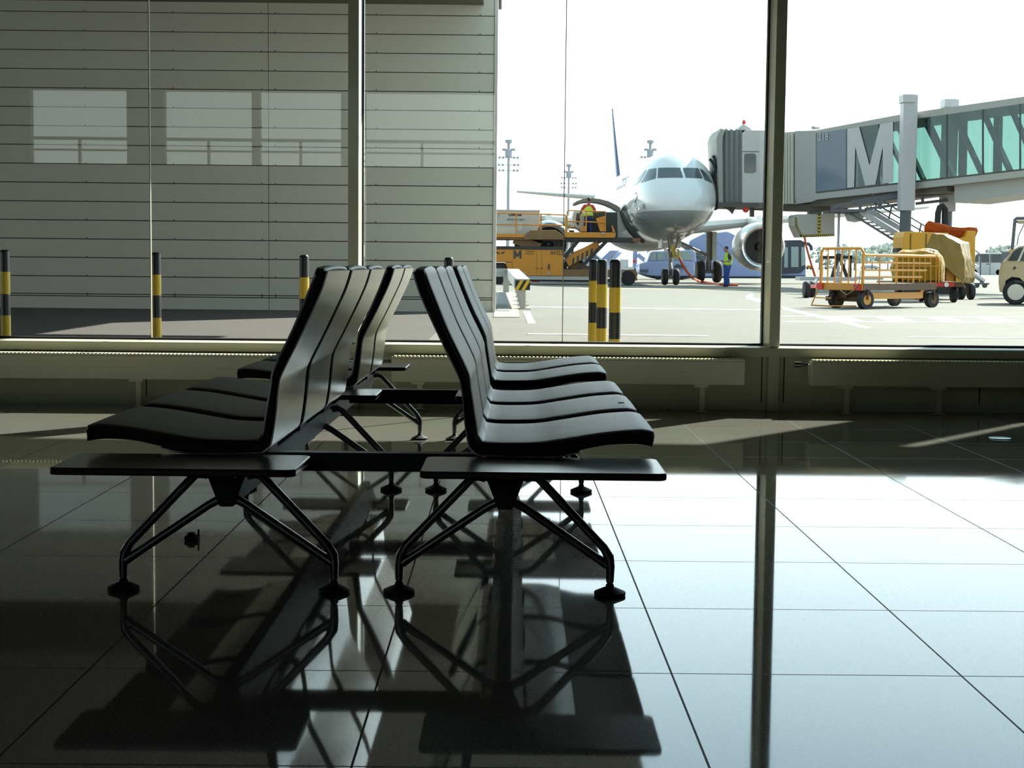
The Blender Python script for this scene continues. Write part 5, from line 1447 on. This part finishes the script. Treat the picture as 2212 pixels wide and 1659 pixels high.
# champagne estate car cut by the right edge
cg = ground(2190, 658)
CYR = cg.y
ca = thing('car', 'champagne estate car cut off by the right edge', 'car', (at(2330, 640, CYR).x, CYR, GZ))
def cpt(x, y, d=0): 
    q = at(x, y, CYR); return Vector((q.x, CYR + d, q.z))
CC = at(2157, 640, CYR)
CRM = Matrix.Translation(CC) @ Matrix.Rotation(R(-18), 4, 'Z') @ Matrix.Translation(-CC)
def cobj(name, mb, m, parent, **k): return wobj(name, mb.xf(CRM), m, parent, **k)
prof = [(2159, 628), (2157, 610), (2158.5, 585), (2163, 570), (2170, 562), (2186, 540), (2199, 532), (2225, 528.5), (2330, 529), (2400, 560), (2500, 573), (2520, 600), (2520, 640), (2222, 644), (2212, 612), (2200, 600), (2184, 598), (2172, 606), (2168, 632)]
bodyc = MB()
lo_ring = [cpt(x, y, 0) for x, y in prof]
bodyc.loft([[cpt(x, y, .10) + Vector((0, 0, 0)) for x, y in prof], lo_ring if False else [cpt(x, y, .02 if y > 568 else .12) for x, y in prof], [cpt(x, y, 1.75 if y > 568 else 1.62) for x, y in prof]])
cb = cobj('body', bodyc, M['car'], ca, bevel=0.02, smooth=30)
cobj('side_window', MB().prism([cpt(x, y, .06) for x, y in ((2176, 563), (2188, 543), (2199, 536), (2208, 534.5), (2196, 562), (2190, 563.5))], (0, .04, 0)), M['carglass'], cb, smooth=0)
cobj('side_window', MB().prism([cpt(x, y, .06) for x, y in ((2201, 564), (2212, 536), (2230, 532.5), (2320, 533), (2370, 560), (2300, 567))], (0, .04, 0)), M['carglass'], cb, smooth=0)
cobj('window_trim', MB().prism([cpt(x, y, .05) for x, y in ((2196, 564), (2209, 534), (2212, 534), (2200, 564.5))], (0, .05, 0)), M['foil'], cb, smooth=0)
cobj('side_moulding', MB().prism([cpt(x, y, -.02) for x, y in ((2190, 606), (2240, 609), (2300, 609), (2300, 614), (2240, 614), (2191, 610.5))], (0, .05, 0)), M['ink'], cb, smooth=0)
cobj('fuel_flap', MB().prism([cpt(x, y, .0) for x, y in ((2186, 580), (2190, 575), (2194, 578), (2189, 583))], (0, .03, 0)), M['ink'], cb, smooth=0)
cobj('wheel_arch', MB().prism([cpt(x, y, .2) for x, y in ((2168, 640), (2168, 620), (2174, 603), (2186, 596), (2202, 600), (2214, 615), (2222, 642))], (0, 1.3, 0)), M['rubber'], ca, smooth=0)
for (x, d) in ((2192, .02), (2192, 1.5), (2470, .02), (2470, 1.5)):
    q = cpt(x, 640, d)
    ty = cobj('wheel', MB().lathe([(.2, 0), (.29, -.01), (.315, .03), (.315, .17), (.29, .2), (.2, .2)], (q.x, q.y, GZ + .315), 'Y', 32), M['tyre'], ca, smooth=50)
    hb2 = MB().lathe([(.01, -.004), (.20, -.004), (.215, .012), (.215, .05), (.01, .05)], (q.x, q.y, GZ + .315), 'Y', 28)
    for k in range(7):
        an = 2 * math.pi * k / 7
        hb2.bar((q.x + .05 * math.cos(an), q.y - .006, GZ + .315 + .05 * math.sin(an)), (q.x + .18 * math.cos(an), q.y - .006, GZ + .315 + .18 * math.sin(an)), .02, .03, (0, 1, 0))
    cobj('wheel_cover', hb2, M['foil'], ty)
# white van
VY = 128.0
vp = ground(2135, 594)
VY = vp.y
va = thing('van', 'white van far off with side windows, left of the estate car', 'van', (vp.x, VY, GZ))
vb = wobj('body', MB().pprism([(2090, 597), (2090, 575), (2104, 553), (2112, 547), (2160, 545.5), (2167, 549), (2170, 597)], VY, 2.5), M['van'], va, bevel=0.1, smooth=0)
for q in ([(2117, 549), (2137, 549), (2137, 567), (2117, 567)], [(2141, 549), (2163, 549), (2165, 567), (2141, 567)], [(2099, 566), (2111, 550), (2114, 550), (2114, 566)]):
    wobj('side_window', MB().pprism(q, VY - .05, .08), M['carglass'], vb, smooth=0)
wobj('door_seam', MB().pbox(2138.6, 2139.4, 548, 594, VY - .03, .05), M['ink'], vb, smooth=0)
wobj('door_handle', MB().pbox(2131, 2137, 569.5, 571, VY - .06, .08), M['ink'], vb, smooth=0)
for x in (2105, 2157):
    c = at(x, 590, VY - .05); wheel(va, (c.x, c.y + .2, GZ + .42), .42, .3, 'Y', M['foil'])
# tall rear-view mirror frame of a parked truck at the right edge
TY = 46.0
tm_ = thing('truck_mirror', 'tall dark mirror frame with amber lamp standing up behind the estate car', 'mirror', (at(2230, 600, TY).x, TY, GZ))
wobj('frame', MB().ptube([(2186, 545, TY), (2192.5, 474, TY), (2196, 471.5, TY), (2300, 470, TY)], .055, 8), M['steel_d'], tm_)
wobj('mirror', MB().pprism([(2197, 476), (2300, 475), (2300, 482), (2208, 483.5), (2199, 481)], TY - .05, .2), M['tr_deck'], tm_, bevel=0.01, smooth=0)
wobj('wire', MB().ptube([(2213, 483, TY), (2200, 510, TY), (2197, 530, TY)], .018, 6), M['steel_d'], tm_)
wobj('amber_lamp', MB().pbox(2184, 2190, 539, 545, TY - .1, .2), M['tr_orange'], tm_, smooth=0)
wobj('truck_body', MB().pbox(2183, 2300, 545, 632, TY, 1.0), M['steel_d'], tm_, smooth=0)

# buses, tug and steps behind the aircraft
UY = ground(1700, 601).y
bu = thing('bus', 'violet-blue apron bus with dark doors beyond the engine', 'bus', (at(1690, 590, UY).x, UY, GZ))
bb = wobj('body', MB().pprism([(1560, 596.5), (1560, 530), (1660, 524), (1690, 519), (1730, 518), (1738, 522), (1741, 560), (1741, 596)], UY, 2.7), M['bus_blue'], bu, bevel=0.08, smooth=0)
wobj('dark_front', MB().pprism([(1680, 519.5), (1730, 518.5), (1738, 522.5), (1740, 580), (1729, 590), (1680, 592)], UY - .06, .1), M['blue_d'], bb, smooth=0)
for q in ([(1694, 534), (1702, 534), (1702, 578), (1694, 578)], [(1709, 533), (1725, 533), (1725, 577), (1709, 577)], [(1731, 533), (1739, 535), (1740, 572), (1731, 575)]):
    wobj('door_window', MB().pprism(q, UY - .1, .06), M['pale_glass'], bb, smooth=0)
px_text('32', 1694.5, 527.5, 6, UY - .08, M['letter'], bb)
wobj('side_mirror', MB().ptube([(1737, 526, UY), (1747, 527, UY), (1752, 533, UY), (1753, 541, UY)], .14, 8), M['blue_d'], bu)
for x in (1600, 1715):
    c = at(x, 595, UY); wheel(bu, (c.x, UY + .3, GZ + .45), .45, .3, 'Y', M['steel_d'])
wobj('skirt', MB().pbox(1545, 1741, 596, 599.5, UY + .1, 2.4), M['blue_d'], bu, smooth=0)
# enclosed steps vehicle with a tall blue hood
HY2 = ground(1560, 600.5).y
sv = thing('steps_vehicle', 'large light blue hooded steps vehicle behind the main landing gear', 'vehicle', (at(1580, 590, HY2).x, HY2, GZ))
wobj('hood', MB().pprism([(1478, 585), (1490, 520), (1520, 505), (1570, 500), (1578, 502), (1590, 508), (1640, 545), (1655, 585)], HY2, 3.0), M['blue_v'], sv, bevel=0.1, smooth=0)
wobj('hood_rib', MB().bar(at(1520, 500, HY2 - .02), at(1600, 560, HY2 - .02), .04, .10), M['bus_blue'], sv, smooth=0)
wobj('chassis', MB().pprism([(1474, 580), (1660, 580), (1660, 597), (1520, 597), (1474, 596)], HY2 - .1, 3.2), M['blue_v'], sv, smooth=0)
wobj('underframe', MB().pbox(1474, 1660, 596, 601, HY2, 2.8), M['blue_d'], sv, smooth=0)
for x in (1500, 1640):
    c = at(x, 600, HY2); wheel(sv, (c.x, HY2 + .4, GZ + .4), .4, .3, 'Y', M['steel_d'])
sd_ = MB().bar(at(1472, 527, HY2 - .5), at(1522, 560, HY2 - .5), 1.0, .35)
wobj('stair_flight', sd_, M['steel_d'], sv, smooth=0)
for k in range(4):
    f_ = k / 3
    wobj('stair_edge', MB().pbox(1478 + 38 * f_, 1490 + 34 * f_, 532 + 19 * f_, 533 + 19 * f_, HY2 - 1.05, .08), M['foil'], sv, smooth=0)
# blue tug
GY2 = ground(1430, 604).y
tg = thing('tow_tug', 'light blue airport tug with green-tinted cab behind the nose wheels', 'tug', (at(1440, 590, GY2).x, GY2, GZ))
tb = wobj('body', MB().pprism([(1380, 590), (1382, 570), (1398, 566), (1470, 564), (1500, 566), (1502, 596), (1420, 597), (1400, 595)], GY2, 2.6), M['blue_v'], tg, bevel=0.05, smooth=0)
cbn = wobj('cab', MB().pprism([(1397, 567), (1405, 545), (1411, 542.5), (1498, 540), (1503, 545), (1504, 566)], GY2 + .2, 2.2), M['blue_v'], tg, bevel=0.05, smooth=0)
for q in ([(1404, 562), (1410, 547), (1417, 546), (1417, 562)], [(1420, 562), (1420, 546), (1434, 546), (1434, 562)], [(1469, 562), (1471, 544), (1493, 545), (1495, 562)], [(1440, 562), (1440, 546), (1465, 545), (1464, 562)]):
    wobj('cab_window', MB().pprism(q, GY2 + .14, .08), M['pale_glass'], cbn, smooth=0)
wobj('underframe', MB().pprism([(1384, 592), (1502, 592), (1502, 600), (1480, 603), (1416, 602), (1400, 598)], GY2 + .2, 2.2), M['blue_d'], tg, smooth=0)
for x in (1422, 1472):
    c = at(x, 600, GY2 + .05); wheel(tg, (c.x, GY2 + .2, GZ + .38), .38, .3, 'Y', M['steel_d'])
lt = MB()
for x in (1386, 1393, 1398): lt.pbox(x - 2.4, x + 2.4, 582, 588, GY2 - .08, .1)
wobj('head_lamp', lt, M['steel_d'], tb, smooth=0)
wobj('wing_mirror', MB().pprism([(1456, 577), (1462, 571), (1478, 573), (1484, 578)], GY2 - .3, .3), M['blue_d'], tb, smooth=0)
# open blue steps to the left
KY = ground(1350, 600).y
ks = thing('passenger_steps', 'light blue wheeled steps between the loader and the tug', 'steps', (at(1350, 590, KY).x, KY, GZ))
wobj('side_frame', MB().pprism([(1292, 565), (1318, 541), (1330, 541), (1330, 546), (1300, 572)], KY, .2), M['blue_v'], ks, smooth=0)
wobj('stair_flight', MB().pprism([(1296, 566), (1322, 541), (1340, 541), (1306, 572)], KY + .3, 1.4), M['steel_l'], ks, smooth=0)
wobj('side_frame', MB().pprism([(1312, 566), (1336, 545), (1345, 545), (1316, 575)], KY + 1.8, .2), M['blue_v'], ks, smooth=0)
wobj('post', MB().pbox(1367, 1377, 541, 596, KY + .2, .5), M['blue_v'], ks, smooth=0)
wobj('brace', MB().bar(at(1377, 550, KY + .2), at(1397, 566, KY + .2), .3, .3), M['blue_v'], ks, smooth=0)
wobj('platform', MB().pbox(1312, 1370, 577, 583, KY, 1.6), M['van'], ks, smooth=0)
wobj('base_frame', MB().pbox(1316, 1374, 583, 592, KY, 1.8), M['blue_v'], ks, smooth=0)
wobj('cab_box', MB().pbox(1328, 1358, 560, 577, KY + .3, 1.2), M['van'], ks, bevel=0.05, smooth=0)
for x in (1322, 1368):
    c = at(x, 600, KY); wheel(ks, (c.x, KY + .3, GZ + .35), .35, .25, 'Y', M['steel_d'])
wobj('red_lamp', MB().lathe([(.01, -.12), (.1, -.1), (.12, 0), (.1, .1), (.01, .12)], at(1370, 564, KY - .1), 'Y', 14), M['red'], ks)
# parked pale car seen through the loader's lift arms
QY = ground(1262, 594).y
pc = thing('parked_car', 'pale blue car seen through the lift arms of the loader', 'car', (at(1262, 594, QY).x, QY, GZ))
pcb = wobj('body', MB().pprism([(1222, 590), (1224, 570), (1240, 562), (1252, 548), (1286, 546), (1305, 562), (1318, 568), (1320, 590)], QY, 1.9), mat('pale_blue_car_paint', (.42, .50, .60), .3, coat=.5), pc, bevel=0.08, smooth=0)
wobj('side_window', MB().pprism([(1243, 562), (1254, 550.5), (1268, 549.5), (1268, 562)], QY - .04, .06), M['carglass'], pcb, smooth=0)
wobj('side_window', MB().pprism([(1271, 562), (1271, 549.5), (1284, 549), (1298, 562)], QY - .04, .06), M['carglass'], pcb, smooth=0)
for x in (1240, 1303):
    c = at(x, 590, QY); wheel(pc, (c.x, QY + .12, GZ + .33), .33, .2, 'Y', M['foil'])

# light masts
def mast(px, ytop, Y, label, armw=1.0):
    p = at(px, ytop, Y)
    t = thing('light_mast', label, 'mast', (p.x, Y, GZ), 0, 'tall apron light masts')
    wobj('shaft', MB().tube([(p.x, Y, GZ), (p.x, Y, p.z - 1.5)], [.34, .20], 12), M['mast'], t)
    wobj('head_ring', MB().lathe([(.2, -3.0), (.6, -2.8), (.6, -1.8), (.25, -1.6), (.25, -.6), (.6, -.5), (.6, 0), (.1, .05)], p, 'Z', 14), M['mast'], t)
    for r_, z in ((.9, -1.6), (1.5, -2.9), (1.6, -4.1), (1.5, -5.0)):
        wobj('lamp_arm', MB().box(p.x - r_, p.x + r_, Y - .1, Y + .1, p.z + z - .06, p.z + z + .06), M['mast'], t, smooth=0)
        for sg in (-1, -.6, .6, 1):
            wobj('flood_lamp', MB().box(p.x + sg * r_ - .18, p.x + sg * r_ + .18, Y - .3, Y + .3, p.z + z - .2, p.z + z + .18), M['mast'], t, smooth=0)
    return t
mast(1099, 302, 250, 'tall light mast nearest the grey facade, left of the loader worker')
mast(1229, 355, 330, 'smaller looking light mast between the facade and the airliner tail')
mast(1405, 303, 262, 'light mast whose lamp head peeks over the airliner nose')

# hazy trees along the far edge of the airfield
random.seed(11)
def tree(px, ybase, h, w, Y, label):
    p = at(px, ybase, Y); p.z = GZ
    t = thing('tree', label, 'tree', tuple(p), 0, 'hazy trees along the far airfield edge')
    wobj('trunk', MB().cyl(p, p + Vector((0, 0, h * .4)), .25, 8), M['bark'], t)
    cr = MB()
    for k in range(60):
        a = random.uniform(0, 6.28); rr_ = random.uniform(0, .68); z = random.uniform(.35, .95)
        c = p + Vector((math.cos(a) * rr_ * w, math.sin(a) * rr_ * w, h * z))
        s_ = random.uniform(.07, .17) * w * (1.15 - .5 * z)
        rings_ = []
        for i in range(1, 6):
            th = math.pi * i / 6
            rings_.append([c + Vector((s_ * math.sin(th) * math.cos(u), s_ * math.sin(th) * math.sin(u), s_ * .9 * math.cos(th))) * random.uniform(.82, 1.15) if False else c + Vector((s_ * math.sin(th) * math.cos(u) * random.uniform(.8, 1.2), s_ * math.sin(th) * math.sin(u), s_ * .9 * math.cos(th) * random.uniform(.85, 1.2))) for u in [2 * math.pi * q / 8 for q in range(8)]])
        cr.loft(rings_)
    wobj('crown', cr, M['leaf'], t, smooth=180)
tx = [(1770, 8, 7, 'lone thin tree farthest left on the airfield edge, right of the bus'), (1788, 5, 6, 'low tree in the hazy row, just left of the slim pole'),
      (1825, 10, 9, 'tallest tree in the hazy row, right of the slim pole'), (1846, 7, 8, 'round tree in the hazy row over the trolley rack'), (1866, 8, 9, 'tree in the hazy row below the bridge stairs'),
      (1884, 9, 9, 'tree in the hazy row over the trolley side bars'), (1901, 9, 9, 'tree in the hazy row left of the yellow sheet'), (1918, 10, 10, 'rightmost of the hazy trees left of the orange cabinet'),
      (2125, 7, 8, 'hazy tree just right of the orange cabinet'), (2143, 8, 8, 'hazy tree above the white van'), (2160, 9, 9, 'hazy tree over the right end of the white van'), (2177, 10, 10, 'hazy tree just left of the truck mirror')]
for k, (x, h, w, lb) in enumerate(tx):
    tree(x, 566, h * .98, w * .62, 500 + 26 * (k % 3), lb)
# distant parked vehicles
for px, w, h, m, lb in ((1748, 12, 9, M['tr_orange'], 'tiny orange tractor far away beside the bus'), (1792, 26, 8, M['van'], 'tiny white car far away behind the trolley rack'), (1880, 40, 9, M['steel_l'], 'tiny grey trailer far away behind the trolley bars')):
    Yd = ground(px, 582).y
    a_ = at(px, 582, Yd)
    t = thing('distant_vehicle', lb, 'vehicle', (a_.x, Yd, GZ), 0, 'far away vehicles on the apron')
    k_ = Yd / F
    wobj('body', MB().prism([(a_.x - w * k_ / 2, Yd, GZ + .4), (a_.x + w * k_ / 2, Yd, GZ + .4), (a_.x + w * k_ / 2, Yd, GZ + h * k_ * .6), (a_.x + w * k_ * .2, Yd, GZ + h * k_), (a_.x - w * k_ * .35, Yd, GZ + h * k_), (a_.x - w * k_ / 2, Yd, GZ + h * k_ * .6)], (0, 2, 0)), m, t, bevel=0.08, smooth=0)
    for sg in (-1, 1):
        wheel(t, (a_.x + sg * w * k_ * .3, Yd + .1, GZ + .4), .4, .3, 'Y', M['steel_d'])
